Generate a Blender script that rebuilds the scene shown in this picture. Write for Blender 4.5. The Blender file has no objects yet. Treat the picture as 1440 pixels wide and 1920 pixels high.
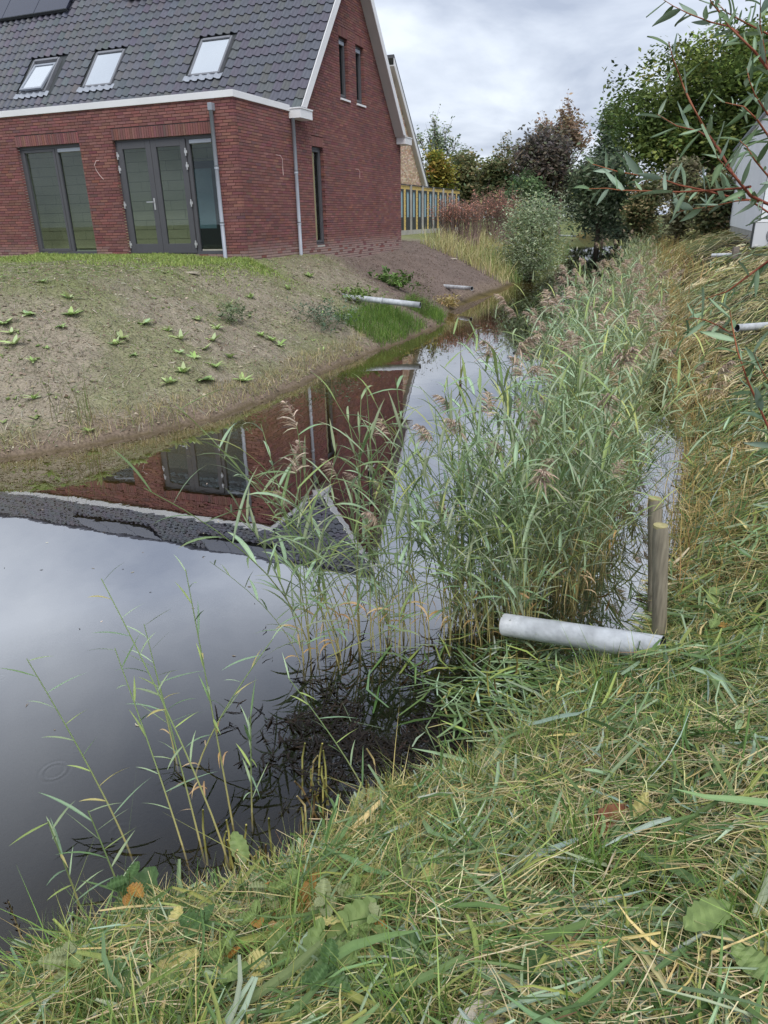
import bpy, math, random
import numpy as np
from mathutils import Matrix, Vector

random.seed(11)
rng = np.random.default_rng(11)
SC = bpy.context.scene
COL = SC.collection

# ------------------------------------------------------------------ camera
CAM = np.array([8.7045, -14.1241, 2.3689])
CR = np.array([0.93212202, 0.36164105, -0.01908626])
CU = np.array([-0.12192444, 0.36301141, 0.92377332])
CF = np.array([-0.34100288, 0.85874237, -0.38246381])
FPX = 1324.14
cam_d = bpy.data.cameras.new('camera')
cam = bpy.data.objects.new('camera', cam_d)
COL.objects.link(cam)
cam.matrix_world = Matrix(((CR[0], CU[0], -CF[0], CAM[0]), (CR[1], CU[1], -CF[1], CAM[1]),
                           (CR[2], CU[2], -CF[2], CAM[2]), (0, 0, 0, 1)))
cam_d.sensor_fit = 'VERTICAL'
cam_d.sensor_height = 24.0
cam_d.lens = 24.0 * FPX / 1920.0
cam_d.clip_start = 0.05
cam_d.clip_end = 2000
SC.camera = cam

# ------------------------------------------------------------------ world, sun, exposure
SUN_EL, SUN_AZ = math.radians(56), math.radians(145)
world = bpy.data.worlds.new('World')
SC.world = world
world.use_nodes = True
wn = world.node_tree
wn.nodes.clear()


def wnode(t, **kw):
    n = wn.nodes.new(t)
    for k, v in kw.items():
        setattr(n, k, v)
    return n


w_out = wnode('ShaderNodeOutputWorld')
w_bg = wnode('ShaderNodeBackground')
w_sky = wnode('ShaderNodeTexSky', sky_type='NISHITA')
w_sky.sun_disc = False
w_sky.sun_elevation = SUN_EL
w_sky.sun_rotation = SUN_AZ
w_sky.air_density = 1.2
w_sky.dust_density = 2.0
w_tc = wnode('ShaderNodeTexCoord')
w_sep = wnode('ShaderNodeSeparateXYZ')
wn.links.new(w_tc.outputs['Generated'], w_sep.inputs[0])
w_add = wnode('ShaderNodeMath', operation='ADD')
w_add.inputs[1].default_value = 0.22
w_abs = wnode('ShaderNodeMath', operation='ABSOLUTE')
wn.links.new(w_sep.outputs['Z'], w_abs.inputs[0])
wn.links.new(w_abs.outputs[0], w_add.inputs[0])
w_dx = wnode('ShaderNodeMath', operation='DIVIDE')
w_dy = wnode('ShaderNodeMath', operation='DIVIDE')
wn.links.new(w_sep.outputs['X'], w_dx.inputs[0])
wn.links.new(w_sep.outputs['Y'], w_dy.inputs[0])
wn.links.new(w_add.outputs[0], w_dx.inputs[1])
wn.links.new(w_add.outputs[0], w_dy.inputs[1])
w_comb = wnode('ShaderNodeCombineXYZ')
wn.links.new(w_dx.outputs[0], w_comb.inputs['X'])
wn.links.new(w_dy.outputs[0], w_comb.inputs['Y'])
w_n1 = wnode('ShaderNodeTexNoise')
w_n1.inputs['Scale'].default_value = 1.1
w_n1.inputs['Detail'].default_value = 7
w_n1.inputs['Roughness'].default_value = 0.52
w_n1.inputs['Distortion'].default_value = 0.35
wn.links.new(w_comb.outputs[0], w_n1.inputs['Vector'])
w_cr = wnode('ShaderNodeValToRGB')
w_cr.color_ramp.elements[0].position = 0.41
w_cr.color_ramp.elements[0].color = (0.345, 0.39, 0.49, 1)
w_cr.color_ramp.elements[1].position = 0.61
w_cr.color_ramp.elements[1].color = (0.68, 0.73, 0.81, 1)
wn.links.new(w_n1.outputs['Fac'], w_cr.inputs[0])
w_mul = wnode('ShaderNodeVectorMath', operation='SCALE')
w_mul.inputs['Scale'].default_value = 8.0
wn.links.new(w_cr.outputs[0], w_mul.inputs[0])
w_mix = wnode('ShaderNodeMix', data_type='RGBA')
w_mix.inputs[0].default_value = 0.93
wn.links.new(w_sky.outputs[0], w_mix.inputs[6])
wn.links.new(w_mul.outputs[0], w_mix.inputs[7])
wn.links.new(w_mix.outputs[2], w_bg.inputs['Color'])
w_bg.inputs['Strength'].default_value = 0.11
wn.links.new(w_bg.outputs[0], w_out.inputs[0])

sun_d = bpy.data.lights.new('sun', 'SUN')
sun_d.energy = 1.5
sun_d.angle = math.radians(28)
sun_d.color = (1.0, 0.97, 0.92)
sun = bpy.data.objects.new('sun', sun_d)
COL.objects.link(sun)
sdir = Vector((math.sin(SUN_AZ) * math.cos(SUN_EL), math.cos(SUN_AZ) * math.cos(SUN_EL), math.sin(SUN_EL)))
sun.rotation_euler = sdir.to_track_quat('Z', 'Y').to_euler()

vs = SC.view_settings
vs.view_transform = 'Standard'
vs.look = 'None'
vs.exposure = 0.72
vs.gamma = 1.0
SC.cycles.use_denoising = True
SC.cycles.max_bounces = 8
SC.cycles.diffuse_bounces = 3
SC.cycles.glossy_bounces = 3
SC.cycles.transmission_bounces = 4
SC.cycles.transparent_max_bounces = 12
SC.cycles.sample_clamp_indirect = 6.0


# ------------------------------------------------------------------ pixel helpers (measured on the 1440 x 1920 photo)
def ray(u, v):
    return CF + CR * (u - 720) / FPX - CU * (v - 960) / FPX


def un(u, v, z):
    d = ray(u, v)
    return CAM + d * ((z - CAM[2]) / d[2])


def at(u, v, dist):
    d = ray(u, v)
    return CAM + d * (dist / math.hypot(d[0], d[1]))


# ------------------------------------------------------------------ colour, noise
def s2l(c):
    c = np.asarray(c, float) / 255.0
    return np.where(c <= 0.04045, c / 12.92, ((c + 0.055) / 1.055) ** 2.4)


def _hash(ix, iy, seed):
    n = (ix * 374761393 + iy * 668265263 + seed * 1442695041) & 0x7fffffff
    n = ((n ^ (n >> 13)) * 1274126177) & 0x7fffffff
    return ((n ^ (n >> 16)) & 0xffff) / 65535.0


def vnoise(x, y, seed=0):
    x = np.asarray(x, float)
    y = np.asarray(y, float)
    ix = np.floor(x).astype(np.int64)
    iy = np.floor(y).astype(np.int64)
    fx = x - ix
    fy = y - iy
    fx = fx * fx * (3 - 2 * fx)
    fy = fy * fy * (3 - 2 * fy)
    a = _hash(ix, iy, seed)
    b = _hash(ix + 1, iy, seed)
    c = _hash(ix, iy + 1, seed)
    d = _hash(ix + 1, iy + 1, seed)
    return (a * (1 - fx) + b * fx) * (1 - fy) + (c * (1 - fx) + d * fx) * fy


def fbm(x, y, seed=0, o=3):
    t = 0
    a = 0.5
    for i in range(o):
        t = t + a * vnoise(x * 2 ** i, y * 2 ** i, seed + i * 7)
        a *= 0.5
    return t / (1 - 0.5 ** o)


# ------------------------------------------------------------------ mesh helpers
def npmesh(name, V, F, cols=None, smooth=False):
    V = np.ascontiguousarray(V, dtype=np.float32)
    F = np.ascontiguousarray(F, dtype=np.int32)
    me = bpy.data.meshes.new(name)
    n, m, k = len(V), len(F), F.shape[1]
    me.vertices.add(n)
    me.vertices.foreach_set('co', V.ravel())
    me.loops.add(m * k)
    me.loops.foreach_set('vertex_index', F.ravel())
    me.polygons.add(m)
    me.polygons.foreach_set('loop_start', np.arange(0, m * k, k, dtype=np.int32))
    me.polygons.foreach_set('use_smooth', np.full(m, bool(smooth)))
    me.update(calc_edges=True)
    me.validate()
    if cols is not None:
        ca = me.color_attributes.new('Col', 'FLOAT_COLOR', 'POINT')
        c4 = np.ones((n, 4), np.float32)
        c4[:, :3] = cols
        ca.data.foreach_set('color', c4.ravel())
    return me


def link(name, me, mat=None, parent=None, loc=None, rotz=None, kind=None):
    o = bpy.data.objects.new(name, me)
    COL.objects.link(o)
    if mat is not None and me is not None and len(me.materials) == 0:
        me.materials.append(mat)
    if parent is not None:
        o.parent = parent
    if loc is not None:
        o.location = loc
    if rotz is not None:
        o.rotation_euler = (0, 0, rotz)
    if kind:
        o['kind'] = kind
    return o


def tag(o, label, cat, group=None):
    o['label'] = label
    o['category'] = cat
    if group:
        o['group'] = group
    return o


def empty(name, loc=(0, 0, 0), rotz=0.0):
    o = bpy.data.objects.new(name, None)
    COL.objects.link(o)
    o.location = loc
    o.rotation_euler = (0, 0, rotz)
    o.empty_display_size = 0.1
    return o


BOXF = np.array([(0, 3, 2, 1), (4, 5, 6, 7), (0, 1, 5, 4), (1, 2, 6, 5), (2, 3, 7, 6), (3, 0, 4, 7)])


def boxes(bl):
    V, F = [], []
    for i, (x0, x1, y0, y1, z0, z1) in enumerate(bl):
        V += [(x0, y0, z0), (x1, y0, z0), (x1, y1, z0), (x0, y1, z0), (x0, y0, z1), (x1, y0, z1), (x1, y1, z1), (x0, y1, z1)]
        F.append(BOXF + 8 * i)
    return np.array(V, float), np.concatenate(F)


def box_obj(name, bl, mat, parent=None, loc=None, rotz=None, bevel=0.0, kind=None):
    V, F = boxes(bl)
    o = link(name, npmesh(name, V, F), mat, parent, loc, rotz, kind)
    if bevel:
        b = o.modifiers.new('bevel', 'BEVEL')
        b.width = bevel
        b.segments = 2
        b.limit_method = 'ANGLE'
    return o


def tube(pts, rad, ns=8, cap=True):
    """Tube along pts with a radius per point; returns V, F (quads)."""
    pts = np.asarray(pts, float)
    n = len(pts)
    rad = np.broadcast_to(np.asarray(rad, float), (n,))
    tan = np.gradient(pts, axis=0)
    tan /= np.linalg.norm(tan, axis=1)[:, None] + 1e-12
    ref = np.array([0, 0, 1.0]) if abs(tan[0][2]) < 0.9 else np.array([1.0, 0, 0])
    V = []
    for i in range(n):
        a = np.cross(tan[i], ref)
        a /= np.linalg.norm(a) + 1e-12
        b = np.cross(a, tan[i])
        for k in range(ns):
            t = 2 * math.pi * k / ns
            V.append(pts[i] + rad[i] * (math.cos(t) * a + math.sin(t) * b))
    F = []
    for i in range(n - 1):
        for k in range(ns):
            k2 = (k + 1) % ns
            F.append((i * ns + k, i * ns + k2, (i + 1) * ns + k2, (i + 1) * ns + k))
    if cap:
        for e, i in ((0, 0), (1, n - 1)):
            c = len(V)
            V.append(pts[i])
            for k in range(0, ns, 2):
                a, b, d = i * ns + k, i * ns + (k + 1) % ns, i * ns + (k + 2) % ns
                F.append((c, d, b, a) if e else (c, a, b, d))
    return np.array(V), np.array(F)


def merge(parts):
    V, F, C = [], [], []
    off = 0
    for p in parts:
        V.append(p[0])
        F.append(np.asarray(p[1]) + off)
        if len(p) > 2:
            C.append(np.broadcast_to(p[2], (len(p[0]), 3)))
        off += len(p[0])
    return np.concatenate(V), np.concatenate(F), (np.concatenate(C) if C else None)


def strips(P, W, S):
    """P n,k,3 centre lines; W n,k half widths; S n,3 or n,k,3 side vectors -> quads."""
    n, k = P.shape[:2]
    if S.ndim == 2:
        S = np.repeat(S[:, None, :], k, 1)
    L = P - S * W[..., None]
    R = P + S * W[..., None]
    V = np.stack([L, R], 2).reshape(n * k * 2, 3)
    base = (np.arange(n) * k * 2)[:, None] + (np.arange(k - 1) * 2)[None, :]
    base = base.reshape(-1)
    F = np.stack([base, base + 1, base + 3, base + 2], 1)
    return V, F


def strips3(P, W, S, fold=0.45):
    """like strips, with a folded midrib"""
    n, k = P.shape[:2]
    if S.ndim == 2:
        S = np.repeat(S[:, None, :], k, 1)
    T = np.gradient(P, axis=1)
    N = np.cross(T, S)
    N /= np.linalg.norm(N, axis=2)[..., None] + 1e-9
    V = np.stack([P - S * W[..., None], P - N * (W * fold)[..., None], P + S * W[..., None]], 2).reshape(n * k * 3, 3)
    base = ((np.arange(n) * k * 3)[:, None] + (np.arange(k - 1) * 3)[None, :]).reshape(-1)
    F = np.concatenate([np.stack([base, base + 1, base + 4, base + 3], 1), np.stack([base + 1, base + 2, base + 5, base + 4], 1)])
    return V, F


def pick(palette, weights, n, jitter=0.15):
    pal = s2l(np.array(palette))
    w = np.array(weights, float)
    idx = rng.choice(len(pal), n, p=w / w.sum())
    return np.clip(pal[idx] * (1 + jitter * rng.standard_normal((n, 1))) * (1 + 0.05 * rng.standard_normal((n, 3))), 0.003, 0.9)


# ------------------------------------------------------------------ materials
def new_mat(name):
    m = bpy.data.materials.new(name)
    m.use_nodes = True
    nt = m.node_tree
    return m, nt, nt.nodes['Principled BSDF']


def mat_plain(name, rgb, rough=0.6, spec=0.4, var=0.12, scale=6.0, bump=0.0, bscale=80.0, metal=0.0, stretch=None):
    m, nt, b = new_mat(name)
    c = s2l(rgb)
    tc = nt.nodes.new('ShaderNodeTexCoord')
    nz = nt.nodes.new('ShaderNodeTexNoise')
    nz.inputs['Scale'].default_value = scale
    nz.inputs['Detail'].default_value = 6
    src = tc.outputs['Object']
    if stretch:
        mp = nt.nodes.new('ShaderNodeMapping')
        mp.inputs['Scale'].default_value = stretch
        nt.links.new(src, mp.inputs['Vector'])
        src = mp.outputs[0]
    nt.links.new(src, nz.inputs['Vector'])
    r = nt.nodes.new('ShaderNodeValToRGB')
    r.color_ramp.elements[0].position = 0.3
    r.color_ramp.elements[1].position = 0.7
    r.color_ramp.elements[0].color = (*(c * (1 - var)), 1)
    r.color_ramp.elements[1].color = (*np.clip(c * (1 + var), 0, 1), 1)
    nt.links.new(nz.outputs['Fac'], r.inputs[0])
    nt.links.new(r.outputs[0], b.inputs['Base Color'])
    b.inputs['Roughness'].default_value = rough
    b.inputs['Specular IOR Level'].default_value = spec
    b.inputs['Metallic'].default_value = metal
    if bump:
        n2 = nt.nodes.new('ShaderNodeTexNoise')
        n2.inputs['Scale'].default_value = bscale
        n2.inputs['Detail'].default_value = 4
        nt.links.new(src, n2.inputs['Vector'])
        bp = nt.nodes.new('ShaderNodeBump')
        bp.inputs['Strength'].default_value = bump
        bp.inputs['Distance'].default_value = 0.01
        nt.links.new(n2.outputs['Fac'], bp.inputs['Height'])
        nt.links.new(bp.outputs[0], b.inputs['Normal'])
    return m


def mat_attr(name, rough=0.6, spec=0.3, transl=0.0, objvar=0.0, nscale=0.0, nvar=0.2, bump=0.0):
    """Colour from the Col attribute, optional per-object variation, fine noise, translucency."""
    m, nt, b = new_mat(name)
    at_ = nt.nodes.new('ShaderNodeAttribute')
    at_.attribute_name = 'Col'
    col = at_.outputs['Color']
    if objvar:
        oi = nt.nodes.new('ShaderNodeObjectInfo')
        mr = nt.nodes.new('ShaderNodeMapRange')
        mr.inputs['To Min'].default_value = 1 - objvar
        mr.inputs['To Max'].default_value = 1 + objvar
        nt.links.new(oi.outputs['Random'], mr.inputs['Value'])
        vm = nt.nodes.new('ShaderNodeVectorMath')
        vm.operation = 'SCALE'
        nt.links.new(col, vm.inputs[0])
        nt.links.new(mr.outputs[0], vm.inputs['Scale'])
        col = vm.outputs[0]
    if nscale:
        ge = nt.nodes.new('ShaderNodeTexCoord')
        nz = nt.nodes.new('ShaderNodeTexNoise')
        nz.inputs['Scale'].default_value = nscale
        nz.inputs['Detail'].default_value = 5
        nt.links.new(ge.outputs['Object'], nz.inputs['Vector'])
        mr = nt.nodes.new('ShaderNodeMapRange')
        mr.inputs['From Min'].default_value = 0.25
        mr.inputs['From Max'].default_value = 0.75
        mr.inputs['To Min'].default_value = 1 - nvar
        mr.inputs['To Max'].default_value = 1 + nvar
        nt.links.new(nz.outputs['Fac'], mr.inputs['Value'])
        vm = nt.nodes.new('ShaderNodeVectorMath')
        vm.operation = 'SCALE'
        nt.links.new(col, vm.inputs[0])
        nt.links.new(mr.outputs[0], vm.inputs['Scale'])
        col = vm.outputs[0]
        if bump:
            bp = nt.nodes.new('ShaderNodeBump')
            bp.inputs['Strength'].default_value = bump
            bp.inputs['Distance'].default_value = 0.01
            nt.links.new(nz.outputs['Fac'], bp.inputs['Height'])
            nt.links.new(bp.outputs[0], b.inputs['Normal'])
    nt.links.new(col, b.inputs['Base Color'])
    b.inputs['Roughness'].default_value = rough
    b.inputs['Specular IOR Level'].default_value = spec
    if transl:
        tr = nt.nodes.new('ShaderNodeBsdfTranslucent')
        nt.links.new(col, tr.inputs['Color'])
        mx = nt.nodes.new('ShaderNodeMixShader')
        mx.inputs[0].default_value = transl
        nt.links.new(b.outputs[0], mx.inputs[1])
        nt.links.new(tr.outputs[0], mx.inputs[2])
        nt.links.new(mx.outputs[0], nt.nodes['Material Output'].inputs['Surface'])
    return m


def mat_glass(name, tint=(0.60, 0.67, 0.66), base=0.0, gain=1.0):
    m, nt, b = new_mat(name)
    nt.nodes.remove(b)
    tr = nt.nodes.new('ShaderNodeBsdfTransparent')
    tr.inputs[0].default_value = (*tint, 1)
    gl = nt.nodes.new('ShaderNodeBsdfGlossy')
    gl.inputs['Roughness'].default_value = 0.0
    gl.inputs[0].default_value = (0.9, 0.93, 0.95, 1)
    lw_ = nt.nodes.new('ShaderNodeLayerWeight')
    lw_.inputs['Blend'].default_value = 0.5
    pw_ = nt.nodes.new('ShaderNodeMath')
    pw_.operation = 'POWER'
    pw_.inputs[1].default_value = 5.0
    nt.links.new(lw_.outputs['Facing'], pw_.inputs[0])
    mr = nt.nodes.new('ShaderNodeMath')
    mr.operation = 'MULTIPLY_ADD'
    mr.inputs[1].default_value = 0.95
    mr.inputs[2].default_value = 0.05 + base
    mr.use_clamp = True
    nt.links.new(pw_.outputs[0], mr.inputs[0])
    mx = nt.nodes.new('ShaderNodeMixShader')
    nt.links.new(mr.outputs[0], mx.inputs[0])
    nt.links.new(tr.outputs[0], mx.inputs[1])
    nt.links.new(gl.outputs[0], mx.inputs[2])
    nt.links.new(mx.outputs[0], nt.nodes['Material Output'].inputs['Surface'])
    return m


M_brick = mat_attr('brick', 0.88, 0.2, objvar=0.05, nscale=35, nvar=0.14, bump=0.25)
M_mortar = mat_plain('mortar', (74, 54, 52), 0.95, 0.1, 0.2, 3.0)
M_tile = mat_attr('roof_tile', 0.42, 0.5, objvar=0.03, nscale=14, nvar=0.08)
M_white = mat_plain('white_trim', (226, 226, 228), 0.45, 0.4, 0.05, 1.2)
M_soffit = mat_plain('soffit_paint', (196, 194, 192), 0.55, 0.3, 0.05, 1.5)
M_frame = mat_plain('frame_paint', (84, 84, 88), 0.45, 0.4, 0.05, 4.0)
M_pvc = mat_plain('grey_pipe', (150, 156, 166), 0.42, 0.4, 0.08, 3.0)
M_pvcl = mat_plain('light_pipe', (184, 188, 193), 0.45, 0.4, 0.24, 11.0, bump=0.35, bscale=38)
M_pipein = mat_plain('pipe_inside', (70, 74, 80), 0.8, 0.2, 0.1)
M_steel = mat_plain('brushed_steel', (205, 205, 205), 0.3, 0.5, 0.05, metal=0.6)
M_glass = mat_glass('window_glass')
M_skyglass = mat_glass('skylight_glass', (0.75, 0.8, 0.82), 0.78)
M_solar = mat_plain('solar_glass', (44, 48, 66), 0.18, 0.6, 0.06, 1.0)
M_lime = mat_plain('sandlime_block', (214, 208, 170), 0.9, 0.2, 0.08, 1.5)
M_limej = mat_plain('block_joint', (150, 144, 112), 0.95, 0.1, 0.08, 2)
M_floor = mat_plain('screed', (196, 192, 184), 0.9, 0.2, 0.1, 1)
M_bluepanel = mat_plain('blue_film', (148, 178, 190), 0.4, 0.4, 0.06, 2)
M_dark = mat_plain('dark_panel', (66, 70, 72), 0.6, 0.3, 0.08, 3)
M_yellow = mat_plain('yellow_board', (216, 188, 118), 0.8, 0.2, 0.15, 4, stretch=(1, 1, 6))
M_concrete = mat_plain('concrete', (176, 174, 168), 0.9, 0.2, 0.15, 2.5, bump=0.2)
M_cable = mat_plain('white_cable', (226, 205, 200), 0.5, 0.3, 0.03)
M_leaf = mat_attr('leaf', 0.5, 0.35, transl=0.25)
M_reed = mat_attr('reed_leaf', 0.48, 0.38, transl=0.22, objvar=0.16)
M_stalk = mat_attr('stalk', 0.6, 0.3, objvar=0.12)
M_litter = mat_attr('cut_grass', 0.6, 0.3, transl=0.15)
M_tree = mat_attr('tree_leaf', 0.65, 0.2, transl=0.38)
M_bark = mat_plain('bark', (92, 82, 72), 0.9, 0.2, 0.25, 5, bump=0.5, bscale=30, stretch=(3, 3, 0.6))
M_post = mat_plain('weathered_wood', (146, 138, 122), 0.8, 0.2, 0.30, 9.0, bump=0.35, bscale=60, stretch=(7, 7, 0.7))
M_endgrain = mat_plain('end_grain', (160, 152, 110), 0.85, 0.2, 0.25, 25)
M_cladding = mat_plain('white_cladding', (243, 245, 248), 0.5, 0.35, 0.04, 0.7)
M_acbody = mat_plain('unit_casing', (214, 216, 220), 0.45, 0.4, 0.03, 1)
M_timber = mat_plain('grey_timber', (128, 120, 112), 0.85, 0.2, 0.2, 6, stretch=(1, 6, 6))
M_plank = mat_plain('pale_plank', (206, 196, 180), 0.8, 0.2, 0.15, 5)
M_soilclod = mat_attr('soil_clod', 0.95, 0.1)

# ------------------------------------------------------------------ terrain
LEFT = np.array([(-60, -16.5), (-12, -12.2), (-2, -10.3), (0.8, -9.35), (1.96, -8.69), (2.56, -8.12), (2.74, -7.61), (3.07, -7.01), (3.31, -6.54),
                 (3.40, -5.6), (3.41, -4.32), (3.36, -3.46), (3.32, -2.49), (3.46, -1.31), (3.63, 0.07), (3.6, 1.21), (3.64, 2.73),
                 (3.25, 4.3), (2.8, 6.3), (2.8, 7.8), (2.99, 11.3), (2.77, 17.3), (2.59, 22.2), (2.34, 28.9), (1.07, 42.4), (-1.9, 67.6), (-3.3, 84)])
RIGHT = np.array([(-60, -30), (-12, -19.5), (3, -15.2), (5.5, -13.8), (6.78, -13.04), (6.88, -12.84), (7.11, -12.57), (7.29, -12.40),
                  (7.50, -12.20), (7.58, -12.08), (7.64, -11.9), (7.82, -11.69), (8.01, -11.54), (8.08, -11.32), (8.21, -11.14), (8.30, -10.83),
                  (8.45, -10.58), (8.74, -10.25), (8.88, -9.82), (8.99, -9.07), (9.07, -7.97), (9.13, -6.78), (9.06, -5.15), (8.96, -1.88),
                  (8.69, 4.67), (8.3, 9.6), (7.8, 20), (7.0, 38), (5.0, 65), (0.6, 84)])
_t = np.gradient(RIGHT, axis=0)
_t /= np.linalg.norm(_t, axis=1)[:, None]
_k = np.interp(RIGHT[:, 1], [-16, -13.5, -10.6, -9.8], [0.30, 0.22, 0.19, 0.02])
RIGHT = RIGHT + np.stack([_t[:, 1], -_t[:, 0]], 1) * _k[:, None]
POLY = np.concatenate([LEFT, RIGHT[::-1]])


def dist_line(x, y, L):
    best = np.full(x.shape, 1e9)
    for a, b in zip(L[:-1], L[1:]):
        d = b - a
        t = np.clip(((x - a[0]) * d[0] + (y - a[1]) * d[1]) / (d @ d), 0, 1)
        best = np.minimum(best, np.hypot(x - a[0] - t * d[0], y - a[1] - t * d[1]))
    return best


def inside(x, y):
    c = np.zeros(x.shape, bool)
    n = len(POLY)
    for i in range(n):
        x1, y1 = POLY[i]
        x2, y2 = POLY[(i + 1) % n]
        if y1 == y2:
            continue
        cond = ((y1 > y) != (y2 > y)) & (x < (x2 - x1) * (y - y1) / (y2 - y1) + x1)
        c ^= cond
    return c


def terrain(x, y):
    """height, distance from shore (neg. in water), is_left"""
    x = np.asarray(x, float)
    y = np.asarray(y, float)
    wob = 0.16 * (fbm(x * 2.3, y * 2.3, 3) - 0.5) + 0.09 * (vnoise(x * 7, y * 7, 5) - 0.5)
    dl = dist_line(x, y, LEFT)
    dr = dist_line(x, y, RIGHT)
    ins = inside(x, y)
    left = dl < dr
    d = np.minimum(dl, dr)
    sd = np.where(ins, -d, d) + wob
    zl = np.interp(sd, [-30, -4, -2.2, -1.0, 0, 0.05, 0.14, 0.6, 2.0, 3.4, 5.0, 30], [-1.1, -0.95, -0.50, -0.14, 0.0, 0.07, 0.10, 0.33, 0.98, 1.58, 1.70, 1.73])
    zr1 = np.interp(sd, [-30, -1.2, -0.5, 0, 0.1, 0.5, 1.2, 2.2, 4.0, 30], [-1.1, -0.6, -0.22, 0, 0.08, 0.28, 0.62, 0.95, 1.25, 1.5])
    zr2 = np.interp(sd, [-30, -1.2, -0.5, 0, 0.1, 0.5, 1.2, 2.4, 4.0, 30], [-1.1, -0.6, -0.22, 0, 0.10, 0.36, 0.80, 1.32, 1.55, 1.62])
    k = np.clip((y + 10) / 10, 0, 1)
    zr = zr1 * (1 - k) + zr2 * k
    z = np.where(left, zl, zr)
    dryb = np.clip(sd / 0.4, 0, 1)
    z = z + dryb * np.where(left, 0.05 * (fbm(x * 1.4, y * 1.4, 21) - 0.5) + 0.05 * (fbm(x * 5, y * 5, 33, 4) - 0.5) + 0.05 * (fbm(x * 2.2 + 0.6 * y, y * 0.8, 35) - 0.5), 0.10 * (fbm(x * 1.1, y * 1.1, 41) - 0.5) + 0.05 * (fbm(x * 4, y * 4, 45) - 0.5))
    # the heap of dark soil spread beside the gable
    z = z + np.where(left, 0.16 * np.exp(-((x - 1.6) / 1.5) ** 2 - ((y - 10.5) / 4.0) ** 2), 0)
    # keep it level under the house
    inh = (x < 0.15) & (x > -24.2) & (y > -0.15) & (y < 10.1)
    z = np.where(inh, np.minimum(z, 1.62), z)
    return z, sd, left


def H(x, y):
    return terrain(x, y)[0]


def hit(u, v):
    d = ray(u, v)
    t = np.concatenate([np.linspace(0.8, 12, 700), np.linspace(12, 60, 900)])
    P = CAM[None] + d[None] * t[:, None]
    h = np.maximum(H(P[:, 0], P[:, 1]), 0.0)
    k = np.argmax(P[:, 2] < h)
    return np.array([P[k, 0], P[k, 1], h[k]])


def axis_lines(f0, f1, step, lo, hi, grow=1.18):
    a = list(np.arange(f0, f1 + 1e-6, step))
    s = step
    while a[-1] < hi:
        s *= grow
        a.append(a[-1] + s)
    s = step
    while a[0] > lo:
        s *= grow
        a.insert(0, a[0] - s)
    return np.array(a)


gx = axis_lines(-4.0, 12.0, 0.085, -500, 500)
gy = axis_lines(-14.0, 13.0, 0.085, -400, 700)
X, Y = np.meshgrid(gx, gy, indexing='ij')
xf, yf = X.ravel(), Y.ravel()
zf, sdf, leftf = terrain(xf, yf)
soil = s2l((137, 128, 113))
soil_d = s2l((112, 99, 92))
mud = s2l((120, 106, 94))
bedc = s2l((98, 86, 50))
bed_d = s2l((52, 48, 38))
grs = s2l((118, 124, 82))
litc = s2l((58, 52, 36))
n1 = fbm(xf * 0.9, yf * 0.9, 51)[:, None]
n2 = fbm(xf * 3.1, yf * 3.1, 61)[:, None]


def sm(a, b, x):
    t = np.clip((x - a) / (b - a), 0, 1)
    return t * t * (3 - 2 * t)


cl = soil[None] * (0.80 + 0.45 * n2)
dark = (sm(1.5, 4.0, yf + 0.9 * (xf - 1.5) + 1.5 * (n1[:, 0] - 0.5)) * sm(16, 12, yf))[:, None]
cl = cl * (1 - dark) + soil_d[None] * (0.8 + 0.4 * n2) * dark
gm = (sm(0.42, 0.62, n1[:, 0]) * 0.50 * (1 - dark[:, 0]) + sm(2.4, 4.2, sdf + 0.8 * (n2[:, 0] - 0.5)) * 0.75 * (1 - dark[:, 0]))[:, None]
gm = np.clip(gm, 0, 0.85)
cl = cl * (1 - gm) + grs[None] * (0.8 + 0.4 * n2) * gm
mu = sm(0.5, 0.1, sdf)[:, None]
cl = cl * (1 - mu) + mud[None] * (0.8 + 0.4 * n2) * mu
crr = litc[None] * (0.7 + 0.5 * n2)
col = np.where(leftf[:, None], cl, crr)
far = sm(14, 22, yf)[:, None]
col = col * (1 - far) + grs[None] * (0.7 + 0.4 * n2) * far
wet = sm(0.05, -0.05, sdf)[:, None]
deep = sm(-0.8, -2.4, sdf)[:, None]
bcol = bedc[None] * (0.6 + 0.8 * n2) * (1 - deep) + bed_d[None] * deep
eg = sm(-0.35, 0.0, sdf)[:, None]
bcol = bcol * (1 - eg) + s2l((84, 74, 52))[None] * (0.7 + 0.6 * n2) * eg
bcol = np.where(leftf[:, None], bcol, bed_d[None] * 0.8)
col = col * (1 - wet) + bcol * wet
ni, nj = len(gx), len(gy)
ii, jj = np.meshgrid(np.arange(ni - 1), np.arange(nj - 1), indexing='ij')
b0 = (ii * nj + jj).ravel()
GF = np.stack([b0, b0 + nj, b0 + nj + 1, b0 + 1], 1)
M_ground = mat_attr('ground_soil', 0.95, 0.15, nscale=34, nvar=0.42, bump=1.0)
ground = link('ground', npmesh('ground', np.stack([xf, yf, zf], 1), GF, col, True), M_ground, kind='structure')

# ------------------------------------------------------------------ water
mw, nt, b = new_mat('canal_water')
nt.nodes.remove(b)
geo = nt.nodes.new('ShaderNodeNewGeometry')
vor = nt.nodes.new('ShaderNodeTexVoronoi')
vor.voronoi_dimensions = '2D'
vor.inputs['Scale'].default_value = 2.2
nt.links.new(geo.outputs['Position'], vor.inputs['Vector'])
sepc = nt.nodes.new('ShaderNodeSeparateColor')
nt.links.new(vor.outputs['Color'], sepc.inputs[0])


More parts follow.
